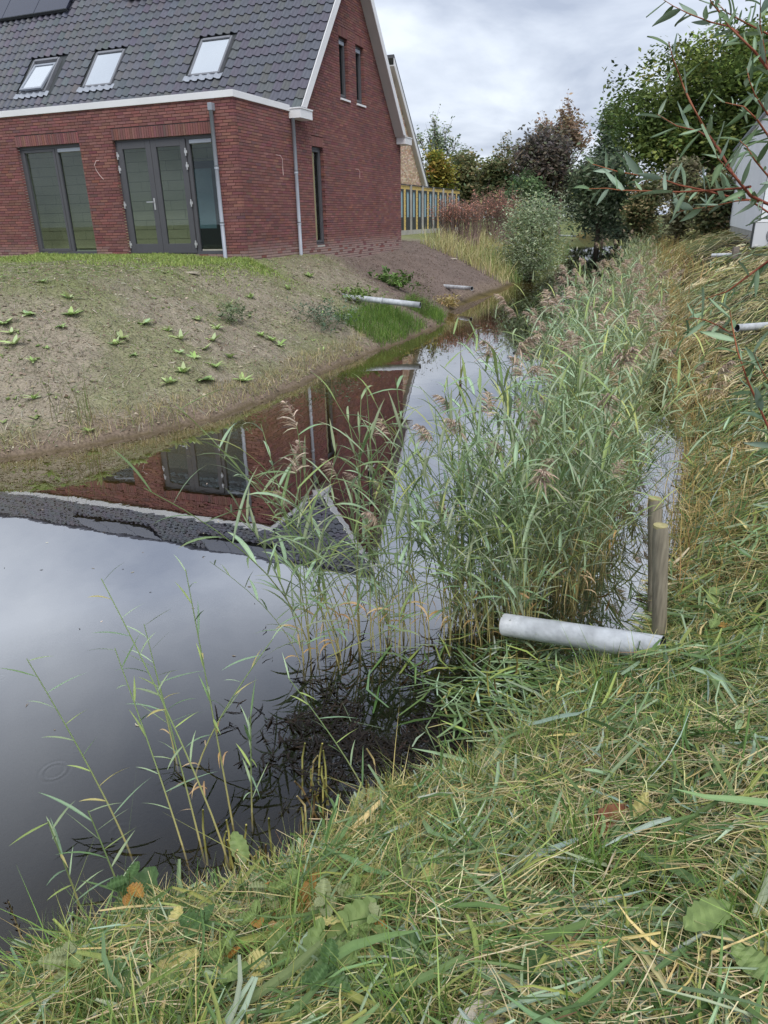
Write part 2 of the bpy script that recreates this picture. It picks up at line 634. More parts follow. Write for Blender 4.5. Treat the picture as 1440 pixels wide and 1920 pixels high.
def mth(op, a, b_=None, c=None, clamp=False):
    n = nt.nodes.new('ShaderNodeMath')
    n.operation = op
    n.use_clamp = clamp
    for i, s in enumerate((a, b_, c)):
        if s is None:
            continue
        if isinstance(s, (int, float)):
            n.inputs[i].default_value = s
        else:
            nt.links.new(s, n.inputs[i])
    return n.outputs[0]


act = mth('MULTIPLY', mth('GREATER_THAN', sepc.outputs[0], 0.68), sepc.outputs[2])
dist = mth('DIVIDE', vor.outputs['Distance'], 2.2)
rad0 = mth('MULTIPLY_ADD', sepc.outputs[1], 0.045, 0.010)
rel = mth('SUBTRACT', dist, rad0)
env = mth('POWER', 2.718, mth('MULTIPLY', mth('MULTIPLY', rel, rel), -2600.0))
ringv = mth('MULTIPLY', mth('MULTIPLY', mth('COSINE', mth('MULTIPLY', rel, 190.0)), env), act)
nz = nt.nodes.new('ShaderNodeTexNoise')
nz.inputs['Scale'].default_value = 2.2
nz.inputs['Detail'].default_value = 2
nt.links.new(geo.outputs['Position'], nz.inputs['Vector'])
nz2 = nt.nodes.new('ShaderNodeTexNoise')
nz2.inputs['Scale'].default_value = 7.0
nz2.inputs['Detail'].default_value = 2
nt.links.new(geo.outputs['Position'], nz2.inputs['Vector'])
hgt = mth('ADD', mth('MULTIPLY', ringv, 0.0002), mth('MULTIPLY_ADD', nz.outputs['Fac'], 0.0007, mth('MULTIPLY', nz2.outputs['Fac'], 0.00018)))
bmp = nt.nodes.new('ShaderNodeBump')
bmp.inputs['Strength'].default_value = 1.0
bmp.inputs['Distance'].default_value = 1.0
nt.links.new(hgt, bmp.inputs['Height'])
trn = nt.nodes.new('ShaderNodeBsdfTransparent')
trn.inputs[0].default_value = (0.93, 0.92, 0.86, 1)
gls = nt.nodes.new('ShaderNodeBsdfGlossy')
gls.inputs['Roughness'].default_value = 0.0
gls.inputs[0].default_value = (0.97, 0.97, 0.98, 1)
nt.links.new(bmp.outputs[0], gls.inputs['Normal'])
lw = nt.nodes.new('ShaderNodeLayerWeight')
lw.inputs['Blend'].default_value = 0.5
nt.links.new(bmp.outputs[0], lw.inputs['Normal'])
fac = mth('MINIMUM', mth('MULTIPLY_ADD', mth('POWER', lw.outputs['Facing'], 3.6), 5.0, 0.012), 0.57)
mx = nt.nodes.new('ShaderNodeMixShader')
nt.links.new(fac, mx.inputs[0])
nt.links.new(trn.outputs[0], mx.inputs[1])
nt.links.new(gls.outputs[0], mx.inputs[2])
nt.links.new(mx.outputs[0], nt.nodes['Material Output'].inputs['Surface'])
va = nt.nodes.new('ShaderNodeVolumeAbsorption')
va.inputs['Color'].default_value = (0.42, 0.36, 0.20, 1)
va.inputs['Density'].default_value = 2.0
nt.links.new(va.outputs[0], nt.nodes['Material Output'].inputs['Volume'])
V, F = boxes([(-70, 14, -34, 92, -2.0, 0.0)])
water = link('water', npmesh('water', V, F), mw, kind='structure')

# ------------------------------------------------------------------ brick house
ZD = 1.738                     # door sill level
CH = 2.35 / 40                 # brick course
BL, BH, BD, JT = 0.206, CH - 0.0105, 0.10, 0.0105
SL = 1.18                      # roof slope
RY, EY, EZ = 6.05, 2.49, 4.82  # ridge y, verge foot
ZT0, ZT1 = ZD + 2.974, ZD + 3.10
XW = -24.0                     # hidden far end of the house
house = tag(empty('brick_house', (0, 0, 0)), 'new dark red brick house with steep grey tiled roof beside the canal', 'house')
HO = 2.35
OPEN_A = [(-5.94, -4.07, ZD, ZD + HO), (-3.15, -0.58, ZD, ZD + HO)]
OPEN_G = [(3.464, 4.109, ZD + 0.05, ZD + 2.35), (5.327, 5.877, ZD + 3.611, ZD + 5.0), (6.41, 6.966, ZD + 3.611, ZD + 5.0)]
SOLD = 0.225


def intervals(z0, z1, lo, hi, opens):
    iv = [(lo, hi)]
    for (a, b_, c, d) in opens:
        if z1 > c + 0.01 and z0 < d + SOLD - 0.01:
            new = []
            for (p, q) in iv:
                if b_ <= p or a >= q:
                    new.append((p, q))
                else:
                    if a - p > 0.02:
                        new.append((p, a))
                    if q - b_ > 0.02:
                        new.append((b_, q))
            iv = new
    return iv


brick_pal = [(134, 93, 88), (129, 89, 85), (139, 98, 92), (123, 85, 83), (117, 87, 86), (146, 104, 96), (132, 94, 91), (126, 90, 88)]
brick_w = [5, 5, 4, 4, 1.6, 0.8, 4, 4]
BRK, MOR = [], []     # (axis, u0, u1, z0, z1), mortar quads
zb0 = ZD - 8 * CH
for r in range(0, 122):
    z0 = zb0 + r * CH
    z1 = z0 + CH
    rows = []
    if z1 < ZT0 + 0.09:
        rows.append(('A', XW, 0.0, OPEN_A))
    # gable + extension side
    zm = z0 + CH / 2
    lo, hi = 0.0 if z1 < ZT0 + 0.09 else 2.42, 9.90
    if zm > EZ - 0.03:
        ins = (zm - EZ) / SL
        lo = max(lo, EY + 0.10 + ins)
        hi = min(hi, 2 * RY - EY - 0.10 - ins)
    if hi - lo > 0.1:
        rows.append(('G', lo, hi, OPEN_G))
    for ax, lo, hi, ops in rows:
        for (p, q) in intervals(z0, z1, lo, hi, ops):
            MOR.append((ax, p, q, z0, z1))
            off = (0.5 * (BL + JT) if r % 2 else JT) + (0.055 if (r // 2) % 3 == 1 else 0)
            start = math.floor((p - off) / (BL + JT)) * (BL + JT) + off
            u = start
            while u < q:
                a, b_ = max(u, p), min(u + BL, q)
                if ax == 'G' and a < BD + JT and p < 0.01:
                    a = BD + JT
                if b_ - a > 0.006:
                    BRK.append((ax, a, b_, z0 + JT / 2, z0 + JT / 2 + BH))
                u += BL + JT
for ax, ops in (('A', OPEN_A), ('G', OPEN_G)):
    for (a, b_, c, d) in ops:
        n = int(round((b_ - a) / 0.0625))
        pw = (b_ - a) / n
        MOR.append((ax, a, b_, d + 0.001, d + SOLD))
        for i in range(n):
            BRK.append((ax, a + i * pw + 0.005, a + (i + 1) * pw - 0.005, d + 0.004, d + SOLD - 0.008))
# mortar backing = the wall itself
MV, MF = [], []
for ax, p, q, z0, z1 in MOR:
    i = len(MV)
    if ax == 'A':
        MV += [(p, 0.010, z0), (q - (0.010 if q > -0.01 else 0), 0.010, z0), (q - (0.010 if q > -0.01 else 0), 0.010, z1), (p, 0.010, z1)]
    else:
        p2 = p + (0.010 if p < 0.01 else 0)
        MV += [(-0.010, p2, z0), (-0.010, q, z0), (-0.010, q, z1), (-0.010, p2, z1)]
    MF.append((i, i + 1, i + 2, i + 3))
wall = link('wall', npmesh('wall', np.array(MV), np.array(MF)), M_mortar, house)


def brick_geo(ax, a, b_, z0, z1):
    pr = random.uniform(-0.0025, 0.0015)
    V, F = boxes([(a, b_, pr, BD, z0, z1)])
    F = np.delete(F, 4, 0)
    if ax == 'G':
        V = np.stack([-V[:, 1], V[:, 0], V[:, 2]], 1)
    return V, F


# largest full bricks in the photo become single objects, the rest one stuff part
full = [i for i, t in enumerate(BRK) if abs((t[2] - t[1]) - BL) < 1e-4 and abs(t[4] - t[3] - BH) < 1e-4]


def bdist(t):
    m = (t[1] + t[2]) / 2
    x, y = (m, 0) if t[0] == 'A' else (0, m)
    d2 = math.hypot(x - CAM[0], y - CAM[1])
    face = ((-CAM[1]) / d2) if t[0] == 'A' else ((CAM[0]) / d2)
    return d2 / max(face, 0.1) + (0 if t[3] > ZD - 0.05 else 50)


full.sort(key=lambda i: bdist(BRK[i]))
single = set(full[:300])
protoB = []
for k in range(16):
    V, F = boxes([(0, BL, 0, BD, 0, BH)])
    c = pick(brick_pal, brick_w, 1, 0.03)[0]
    protoB.append(npmesh('brick', V, np.delete(F, 4, 0), np.repeat(c[None], 8, 0)))
    protoB[-1].materials.append(M_brick)
for i in single:
    ax, a, b_, z0, z1 = BRK[i]
    o = bpy.data.objects.new('brick', random.choice(protoB))
    COL.objects.link(o)
    o.parent = wall
    pr = random.uniform(-0.0025, 0.0015)
    if ax == 'A':
        o.location = (a, pr, z0)
    else:
        o.location = (-pr, a, z0)
        o.rotation_euler = (0, 0, math.pi / 2)
parts = []
for i, t in enumerate(BRK):
    if i in single:
        continue
    V, F = brick_geo(*t)
    c = pick(brick_pal, brick_w, 1, 0.035)[0]
    mm = (t[1] + t[2]) / 2
    c = c * (0.88 + 0.24 * float(fbm(np.array([mm * 0.9]), np.array([t[3] * 0.9 + (50 if t[0] == 'G' else 0)]), 77)[0]))
    low = np.clip((ZD + 0.22 - t[3]) / 0.35, 0, 1) * (random.random() < 0.85)
    c = c * (1 - 0.55 * low) + s2l((176, 160, 152)) * 0.55 * low
    parts.append((V, F, c))
V, F, C = merge(parts)
o = link('brickwork', npmesh('brickwork', V, F, C), M_brick, wall, kind='stuff')

# inner shell (lets the rooms be rooms): slab, ceiling, sandlime back wall in courses
box_obj('floor_slab', [(XW, -0.12, 0.12, 9.8, ZD - 0.25, ZD - 0.03)], M_floor, house)
box_obj('ceiling', [(XW, -0.12, 2.45, 9.8, ZD + 2.72, ZD + 2.9), (XW, -15.6, 0.12, 2.45, ZD + 2.72, ZD + 2.9), (-15.6, -0.12, 0.12, 0.35, ZD + 2.72, ZD + 2.9)], M_soffit, house)
inner = box_obj('inner_wall', [(-16.0, -0.13, 3.65, 3.8, ZD, ZD + 2.72), (-0.34, -0.12, 0.12, 3.35, ZD, ZD + 2.72), (-0.34, -0.12, 4.3, 4.65, ZD, ZD + 2.72)], M_limej, house)
for k in range(11):
    z = ZD + 0.005 + k * 0.247
    x = -12.6 + (0.45 if k % 2 else 0)
    while x < -0.4:
        x1 = min(x + 0.89, -0.36)
        if x1 > x + 0.05:
            box_obj('block', [(x, x1, 3.62, 3.66, z, z + 0.236)], M_lime, inner)
        x += 0.9
dr = box_obj('inner_door_frame', [(-3.85, -3.70, 3.50, 3.61, ZD, ZD + 2.15), (-3.0, -2.85, 3.50, 3.61, ZD, ZD + 2.15), (-3.70, -3.0, 3.50, 3.61, ZD + 1.98, ZD + 2.15), (-3.70, -3.0, 3.51, 3.605, ZD, ZD + 0.5)], M_dark, house)
box_obj('panel', [(-3.70, -3.0, 3.53, 3.58, ZD + 0.5, ZD + 1.98)], M_bluepanel, dr)
box_obj('inner_pier', [(-8.4, -8.2, 2.3, 2.5, ZD, ZD + 2.72)], M_concrete, house)


# ---- windows and doors (local x right, -y outwards, z up)
def framed(name, w, h, loc, rotz, bars, panes, recess=0.085, fw=0.065, label=None):
    """bars: extra (x0,x1,z0,z1) members; panes: list of (x0,x1,z0,z1)."""
    root = box_obj(name, [(0, fw, recess, recess + 0.07, 0, h), (w - fw, w, recess, recess + 0.07, 0, h), (fw, w - fw, recess, recess + 0.07, h - fw, h), (fw, w - fw, recess, recess + 0.07, 0, fw)], M_frame, house, loc, rotz)
    if label:
        root['label'] = label
    for (x0, x1, z0, z1) in bars:
        box_obj('mullion', [(x0, x1, recess + 0.001, recess + 0.069, z0, z1)], M_frame, root)
    for (x0, x1, z0, z1) in panes:
        box_obj('pane', [(x0, x1, recess + 0.045, recess + 0.052, z0, z1)], M_glass, root)
    return root


def sash(root, x0, x1, z0, z1, r, bw=0.06, name='sash', kick=None):
    kb = kick or bw
    return box_obj(name, [(x0, x0 + bw, r, r + 0.06, z0, z1), (x1 - bw, x1, r, r + 0.06, z0, z1), (x0 + bw, x1 - bw, r, r + 0.06, z1 - bw, z1), (x0 + bw, x1 - bw, r, r + 0.06, z0, z0 + kb)], M_frame, root, bevel=0.006)


w1 = OPEN_A[0][1] - OPEN_A[0][0]
wa = framed('window', w1, HO, (OPEN_A[0][0], 0, ZD), 0, [(1.05, 1.13, 0.065, HO - 0.065)], [(0.13, 0.99, 0.13, HO - 0.13), (1.13, w1 - 0.065, 0.065, HO - 0.16)])
sash(wa, 0.07, 1.045, 0.07, HO - 0.07, 0.075)
box_obj('vent_grille', [(1.135, w1 - 0.07, 0.07, 0.12, HO - 0.155, HO - 0.075)], M_pvc, wa, bevel=0.01)
box_obj('sill', [(0, w1, 0.03, 0.15, -0.05, -0.004)], M_frame, wa)

w2 = OPEN_A[1][1] - OPEN_A[1][0]
lf = 0.90
fd = framed('door_frame', w2, HO, (OPEN_A[1][0], 0, ZD), 0, [(0.05 + 2 * lf + 0.01, 0.05 + 2 * lf + 0.09, 0.065, HO - 0.065)], [(0.05 + 2 * lf + 0.09, w2 - 0.065, 0.1, HO - 0.16)])
box_obj('vent_grille', [(0.05 + 2 * lf + 0.095, w2 - 0.07, 0.07, 0.12, HO - 0.155, HO - 0.075)], M_pvc, fd, bevel=0.01)
box_obj('sill', [(0, w2, 0.02, 0.15, -0.05, -0.004)], M_frame, fd)
for k in range(2):
    x0 = 0.05 + k * lf
    d = sash(fd, x0 + 0.004, x0 + lf - 0.004, 0.02, HO - 0.045, 0.06, 0.135, 'door_leaf', 0.2)
    box_obj('pane', [(x0 + 0.13, x0 + lf - 0.13, 0.09, 0.098, 0.2, HO - 0.18)], M_glass, d)
    if k == 0:
        hx = x0 + lf - 0.075
        box_obj('handle', [(hx - 0.018, hx + 0.018, 0.045, 0.06, 0.93, 1.17), (hx - 0.009, hx + 0.009, 0.0, 0.045, 1.08, 1.098), (hx - 0.17, hx + 0.012, -0.012, 0.006, 1.08, 1.102)], M_steel, d, bevel=0.004)
    for hz in (0.18, 1.02, 1.75, 2.02):
        hx = x0 + 0.0 if k == 0 else x0 + lf
        box_obj('hinge', [(hx - 0.035, hx + 0.035, 0.048, 0.06, hz, hz + 0.055), (hx - 0.012, hx + 0.012, 0.035, 0.062, hz - 0.05, hz + 0.10)], M_steel, d, bevel=0.003)


def gable_win(a, b_, c, d, tall):
    w, h = b_ - a, d - c
    r = framed('window', w, h, (0, a, c), math.pi / 2, [], [(0.12, w - 0.12, 0.12, h - 0.13)], 0.09, 0.055)
    sash(r, 0.06, w - 0.06, 0.06, h - 0.06, 0.08, 0.055)
    if not tall:
        box_obj('vent_grille', [(0.06, w - 0.06, 0.07, 0.12, h - 0.16, h - 0.07)], M_pvc, r, bevel=0.01)
        box_obj('sill', [(-0.03, w + 0.03, -0.035, 0.12, -0.05, -0.006)], M_white, r)
    else:
        box_obj('sill', [(0.0, w, 0.0, 0.14, -0.045, -0.006)], M_concrete, r)
    return r


for i, op in enumerate(OPEN_G):
    gable_win(*op, tall=(i == 0))
box_obj('upper_room_back', [(-1.6, -1.5, 4.9, 7.3, ZD + 2.9, ZD + 5.3)], M_lime, house)

# ---- white trim of the flat extension roof, boxes, verges
box_obj('roof_trim', [(XW, 0.035, -0.035, 0.06, ZT0, ZT1), (-0.06, 0.035, 0.06, 2.37, ZT0, ZT1)], M_white, house, bevel=0.004)
box_obj('flat_roof', [(XW, -15.6, 0.06, 2.6, ZT0 + 0.02, ZT1 - 0.03), (-15.6, -0.06, 0.06, 0.4, ZT0 + 0.02, ZT1 - 0.03), (-15.6, -0.06, 2.3, 2.6, ZT0 + 0.02, ZT1 - 0.03), (-0.4, -0.06, 0.4, 2.3, ZT0 + 0.02, ZT1 - 0.03)], M_dark, house)
box_obj('added_roof_light', [(-15.6, -0.4, 0.4, 2.3, ZT1 - 0.05, ZT1 - 0.04)], mat_glass('added_roof_light_glass', (0.95, 0.97, 0.96)), house)  # unseen glazed opening, added so that daylight brightens the rooms behind the windows
for yb in (2.37, 9.53):
    g = box_obj('gutter_box', [(-0.02, 0.30, yb, yb + 0.62, 4.57, 4.755)], M_white, house, bevel=0.004)
    box_obj('capping', [(-0.03, 0.315, yb - 0.015, yb + 0.635, 4.755, 4.785)], M_white, g, bevel=0.003)


def sloped(name, pts_yz, x0, x1, mat, parent):
    n = len(pts_yz)
    V = [(x0, y, z) for y, z in pts_yz] + [(x1, y, z) for y, z in pts_yz]
    F = [(i, (i + 1) % n, n + (i + 1) % n, n + i) for i in range(n)]
    F += [(3, 2, 1, 0), (n, n + 1, n + 2, n + 3)]
    return link(name, npmesh(name, np.array(V), np.array(F)), mat, parent)


rz = EZ + SL * (RY - EY)
fv = 0.30
for s in (1, -1):
    def yy(y):
        return y if s > 0 else 2 * RY - y
    y0 = EY - 0.02
    sloped('verge_board', [(yy(y0), EZ - 0.02), (yy(RY), rz), (yy(RY), rz - fv), (yy(y0 + fv / SL), EZ - 0.02)], 0.275, 0.30, M_white, house)
    sloped('soffit', [(yy(y0 + 0.17), EZ - 0.05 + 0.0), (yy(RY), rz - 0.25), (yy(RY), rz - 0.28), (yy(y0 + 0.20), EZ - 0.05)], -0.01, 0.275, M_soffit, house)
# roof decks
roof = sloped('roof', [(2.44, EZ - SL * 0.05 - 0.03), (RY, rz - 0.02), (RY, rz - 0.10), (2.44, EZ - SL * 0.05 - 0.12)], XW, 0.27, M_dark, house)
sloped('rear_roof', [(2 * RY - 2.44, EZ - SL * 0.05 - 0.03), (RY, rz - 0.02), (RY, rz - 0.10), (2 * RY - 2.44, EZ - SL * 0.05 - 0.12)], XW, 0.27, M_dark, house)
# back, end and roof-space walls
box_obj('rear_wall', [(XW, -0.11, 9.80, 9.89, ZD - 0.4, 4.75)], M_mortar, house)

# ---- roof tiles
TW, TE, TLn = 0.226, 0.293, 0.345
RA = math.atan(SL)
sx = np.linspace(0, 1, 9)
prof = 0.045 * np.where(sx < 0.52, np.sin(np.clip(sx / 0.52, 0, 1) * math.pi) ** 0.9, -0.10 * np.sin((sx - 0.52) / 0.48 * math.pi))


def tile_geo():
    V = []
    for (t, lift) in ((0.0, 0.030), (TLn, 0.0)):
        for a, p in zip(sx, prof):
            V.append((a * (TW + 0.012), t, p + lift))
    for a, p in zip(sx, prof):
        V.append((a * (TW + 0.012), 0.0, p + 0.030 - 0.020))
    F = []
    for i in range(8):
        F.append((i, i + 1, 9 + i + 1, 9 + i))
        F.append((18 + i, 18 + i + 1, i + 1, i))
    return np.array(V), np.array(F)


tV, tF = tile_geo()
ca, sa = math.cos(RA), math.sin(RA)


def tile_world(V, x, s):
    # s: distance up the slope from the eave foot
    y0, z0 = 2.24, EZ + SL * (2.24 - EY)
    ly, lz = V[:, 1] + s, V[:, 2] + 0.0
    return np.stack([V[:, 0] + x, y0 + ly * ca - lz * sa, z0 + ly * sa + lz * ca], 1)


SKY = [(-8.80, -7.86), (-6.57, -5.63), (-3.22, -2.30)]
tile_pal = [(88, 90, 97), (86, 88, 95), (90, 92, 100), (85, 87, 94)]
tiles = []
ncol = int((0.262 - XW) / TW)
nrow = int((RY - 2.24) / ca / TE) + 1
for r in range(nrow):
    s = r * TE
    for c in range(ncol):
        x = 0.262 - (c + 1) * TW
        if s + TLn > (RY - 2.24) / ca + 0.12 or (r == 0 and x > -0.35):
            continue
        yc = 2.24 + (s + TE / 2) * ca
        if any(x + TW * 0.9 > a - 0.03 and x + TW * 0.1 < b_ + 0.03 and 3.25 < yc < 4.08 for a, b_ in SKY):
            continue
        tiles.append((x, s))
tiles_sorted = sorted(tiles, key=lambda t: (0 if 2.6 < t[1] * ca + 2.24 < 5.9 else 30) + abs(t[0]))
tproto = []
for k in range(6):
    me = npmesh('roof_tile', tV, tF, np.repeat(pick(tile_pal, [1, 1, 1, 1], 1, 0.015), len(tV), 0), False)
    me.materials.append(M_tile)
    tproto.append(me)
for (x, s) in tiles_sorted[:300]:
    o = bpy.data.objects.new('roof_tile', random.choice(tproto))
    COL.objects.link(o)
    o.parent = roof
    o.location = (x, 2.24 + s * ca, EZ + SL * (2.24 - EY) + s * sa)
    o.rotation_euler = (RA + random.uniform(-0.006, 0.006), 0, 0)
parts = []
for (x, s) in tiles_sorted[300:]:
    parts.append((tile_world(tV, x, s), tF, pick(tile_pal, [1, 1, 1, 1], 1, 0.02)[0]))
for c in range(3):     # rear slope beside the verge
    for r in range(1, nrow - 1):
        W = tile_world(tV, 0.262 - (c + 1) * TW, r * TE)
        W[:, 1] = 2 * RY - W[:, 1]
        parts.append((W, tF[:, ::-1], pick(tile_pal, [1, 1, 1, 1], 1, 0.02)[0]))
V, F, C = merge(parts)
link('roof_tiling', npmesh('roof_tiling', V, F, C), M_tile, roof, kind='stuff')
V, F = tube([(x, RY, rz + 0.03) for x in np.linspace(XW, 0.3, 20)], 0.11, 10)
link('ridge_cap', npmesh('ridge_cap', V, F, np.repeat(s2l((82, 84, 95))[None], len(V), 0), True), M_tile, roof)


# ---- skylights and solar panels: meshes made in roof-plane coordinates
def on_roof(name, bl, x, y, mat, parent, dz=0.0, bevel=0.0, tilt=0.0):
    o = box_obj(name, bl, mat, parent, bevel=bevel)
    o.location = (x, y - (dz) * sa, EZ + SL * (y - EY) + dz * ca)
    o.rotation_euler = (RA + tilt, 0, 0)
    return o


for i, (a, b_) in enumerate(SKY):
    w = b_ - a
    L = (4.045 - 3.27) / ca
    fr = on_roof('skylight', [(0, 0.055, 0, L, -0.03, 0.075), (w - 0.055, w, 0, L, -0.03, 0.075), (0.055, w - 0.055, 0, 0.06, -0.03, 0.065), (0.055, w - 0.055, L - 0.075, L, -0.03, 0.09)], a, 3.27, mat_plain('skylight_frame', (118, 120, 126), 0.4), house, bevel=0.008)
    tl = (-0.09 if i == 0 else 0)
    if i == 0:
        s_ = box_obj('sash', [(0.08, 0.13, 0.02, L - 0.16, 0.02, 0.07), (w - 0.13, w - 0.08, 0.02, L - 0.16, 0.02, 0.07), (0.13, w - 0.13, 0.02, 0.08, 0.02, 0.07), (0.13, w - 0.13, L - 0.22, L - 0.16, 0.02, 0.07)], M_pvc, fr)
        s_.location = (0, 0, 0.09)
        s_.rotation_euler = (-0.10, 0, 0)
        box_obj('pane', [(0.13, w - 0.13, 0.08, L - 0.22, 0.04, 0.05)], M_skyglass, s_)
    else:
        box_obj('pane', [(0.055, w - 0.055, 0.06, L - 0.075, 0.05, 0.06)], M_skyglass, fr)
    box_obj('blind', [(0.055, w - 0.055, 0.06, L - 0.075, -0.02, -0.01)], M_white, fr)
    # lead apron below, dressed over the tile waves
    xs = np.linspace(-0.12, w + 0.12, 41)
    ph = ((a + xs - 0.262) / TW) % 1.0
    pz = np.interp(ph, sx, prof)
    V = np.concatenate([np.stack([xs, np.full(41, 0.01), pz * 0.5 + 0.045], 1), np.stack([xs, np.full(41, -0.17), pz + 0.052], 1)])
    F = np.array([(k, k + 1, 41 + k + 1, 41 + k) for k in range(40)])
    link('flashing', npmesh('flashing', V, F), M_pvc, fr)


def solar(x0, x1, y0, n, name='solar_panel'):
    w = (x1 - x0) / n
    for k in range(n):
        p = on_roof(name, [(0.008, w - 0.008, 0, 1.0 if y0 > 5 else 1.7, 0.0, 0.035)], x0 + k * w, y0, M_solar, house, dz=0.12, bevel=0.004)
        Lp = 1.0
        box_obj('panel_edge', [(0.0, w, -0.018, 0.0, -0.05, 0.03)], M_dark, p)


solar(-12.0, -8.33, 5.19, 3)
solar(-6.24, -3.0, 5.24, 3)


# ---- downspouts, brackets, loose cables
def pipe_obj(name, pts, rad, mat, parent=None, ns=14, smooth=True):
    V, F = tube(pts, rad, ns)
    o = link(name, npmesh(name, V, F, None, smooth), mat, parent)
    return o


for (x, y, zt, zb_, n_) in ((-0.479, -0.085, ZD + 2.80, ZD - 0.15, 0), (0.085, 2.40, ZD + 2.835, ZD - 0.2, 1)):
    dp = pipe_obj('downspout', [(x, y, zb_), (x, y, (zt + zb_) / 2), (x, y, zt)], 0.042, M_pvc, house)
    for zc in (0.25, 0.62):
        zz = zb_ + (zt - zb_) * zc
        V, F = tube([(x, y, zz), (x, y, zz + 0.06)], 0.049, 14)
        link('socket', npmesh('socket', V, F, None, True), M_pvc, dp)
    if n_ == 0:
        box_obj('hopper', [(x - 0.05, x + 0.05, -0.13, 0.0, zt - 0.05, zt + 0.09)], M_pvc, dp, bevel=0.01)
for pts in ([(-3.58, 0.0, 2.0), (-3.63, -0.05, 1.99), (-3.68, -0.07, 1.90), (-3.66, -0.06, 1.80), (-3.58, -0.05, 1.68), (-3.52, -0.03, 1.61)],):
    pp = np.array(pts)
    pp[:, 2] += ZD - 0.02
    pipe_obj('loose_cable', pp, 0.005, M_cable, house, 6)
pp = np.array([(0.0, 1.62, 2.03), (0.06, 1.72, 2.02), (0.08, 1.78, 1.95), (0.06, 1.80, 1.8), (0.04, 1.84, 1.62)])
pp[:, 2] += ZD
pipe_obj('loose_cable', pp, 0.0045, M_cable, house, 6)
pp = np.array([(0.0, 6.15, 1.96), (0.05, 6.25, 1.96), (0.06, 6.33, 1.9), (0.04, 6.36, 1.75)])
pp[:, 2] += ZD
pipe_obj('loose_cable', pp, 0.004, M_cable, house, 6)

# ------------------------------------------------------------------ neighbour house, timber wall, shed
nb = tag(empty('neighbour_house', (0, -0.35, 0)), 'pale brick gable with white verge behind the red brick house', 'house')
NX = -6.0
nbw = link('wall', npmesh('wall', np.array([(NX, 16, 1.5), (NX, 30.6, 1.5), (NX, 30.6, 4.2), (NX, 25.3, 9.6), (NX, 20.0, 4.2), (NX, 16, 4.2)]), np.array([(0, 1, 2, 4), (0, 4, 5, 5)][:1])), M_concrete, nb)
parts = []
for r in range(112):
    z = 1.6 + r * 0.075
    y1 = 30.55 if z < 4.2 else 30.55 - (z - 4.2) / 1.02
    y = 20.2 + (0.11 if r % 2 else 0)
    if z > 4.2:
        y = max(y, 20.1 + (z - 4.2) / 1.02)
    while y < y1:
        V, F = boxes([(NX - 0.05, NX + 0.01, y, min(y + 0.21, y1), z, z + 0.063)])
        parts.append((V, F, pick([(214, 186, 160), (198, 168, 142), (226, 204, 182), (190, 160, 140)], [3, 3, 3, 1], 1, 0.06)[0]))
        y += 0.222
V, F, C = merge(parts)
link('brickwork', npmesh('brickwork', V, F, C), M_brick, nb, kind='stuff')
link('gable_backing', npmesh('gable_backing', np.array([(NX - 0.03, 20, 4.2), (NX - 0.03, 30.6, 4.2), (NX - 0.03, 25.4, 9.5), (NX - 0.03, 25.2, 9.5)]), np.array([(0, 1, 2, 3)])), M_concrete, nb)
sloped('verge_board', [(30.95, 4.15), (25.3, 9.9), (25.3, 9.55), (30.60, 4.15)], NX + 0.22, NX + 0.25, M_white, nb)
sloped('soffit', [(30.60, 4.15), (25.3, 9.60), (25.3, 9.55), (30.55, 4.15)], NX - 0.02, NX + 0.22, M_soffit, nb)
sloped('roof', [(31.2, 4.1), (25.3, 10.05), (25.3, 9.9), (31.05, 4.1)], NX - 10, NX + 0.25, M_frame, nb)
box_obj('gutter_box', [(NX - 0.02, NX + 0.25, 30.5, 31.15, 3.95, 4.15)], M_white, nb)

tw = tag(empty('timber_wall', (-3.0, 16.0, 1.6)), 'yellow boarded wall with narrow blue panels behind the red brick house', 'wall')
tw_top = 2.18
L_tw = 11.9
box_obj('plinth', [(-0.06, 0.03, 0, L_tw, 0.0, 0.30)], M_concrete, tw)
box_obj('cap', [(-0.08, 0.05, 0, L_tw, tw_top, tw_top + 0.035)], M_dark, tw)
npan = 14
pw = 0.85
for k in range(npan):
    y0 = k * pw
    if y0 + pw > L_tw:
        break
    for j in range(12):
        z = 0.305 + j * (tw_top - 0.31) / 12
        hgt_ = (tw_top - 0.31) / 12 - 0.012
        box_obj('board', [(-0.03, 0.0 - 0.004 * (j % 2), y0 + 0.01, y0 + 0.26, z, z + hgt_)], M_yellow, tw)
        if j == 11:
            box_obj('board', [(-0.03, 0.0, y0 + 0.265, y0 + 0.80, z, z + hgt_)], M_yellow, tw)
    fr = box_obj('panel_frame', [(-0.03, 0.02, y0 + 0.27, y0 + 0.36, 0.305, tw_top - 0.17), (-0.03, 0.02, y0 + 0.70, y0 + 0.79, 0.305, tw_top - 0.17), (-0.03, 0.02, y0 + 0.36, y0 + 0.70, tw_top - 0.26, tw_top - 0.17), (-0.03, 0.015, y0 + 0.36, y0 + 0.70, 0.305, 0.85)], M_dark, tw)
    box_obj('pane', [(-0.02, -0.01, y0 + 0.36, y0 + 0.70, 0.85, tw_top - 0.26)], M_bluepanel, fr)
    if k % 2 == 0:
        box_obj('post', [(0.0, 0.09, y0 - 0.05, y0 + 0.03, 0.0, tw_top + 0.02)], M_concrete, tw)

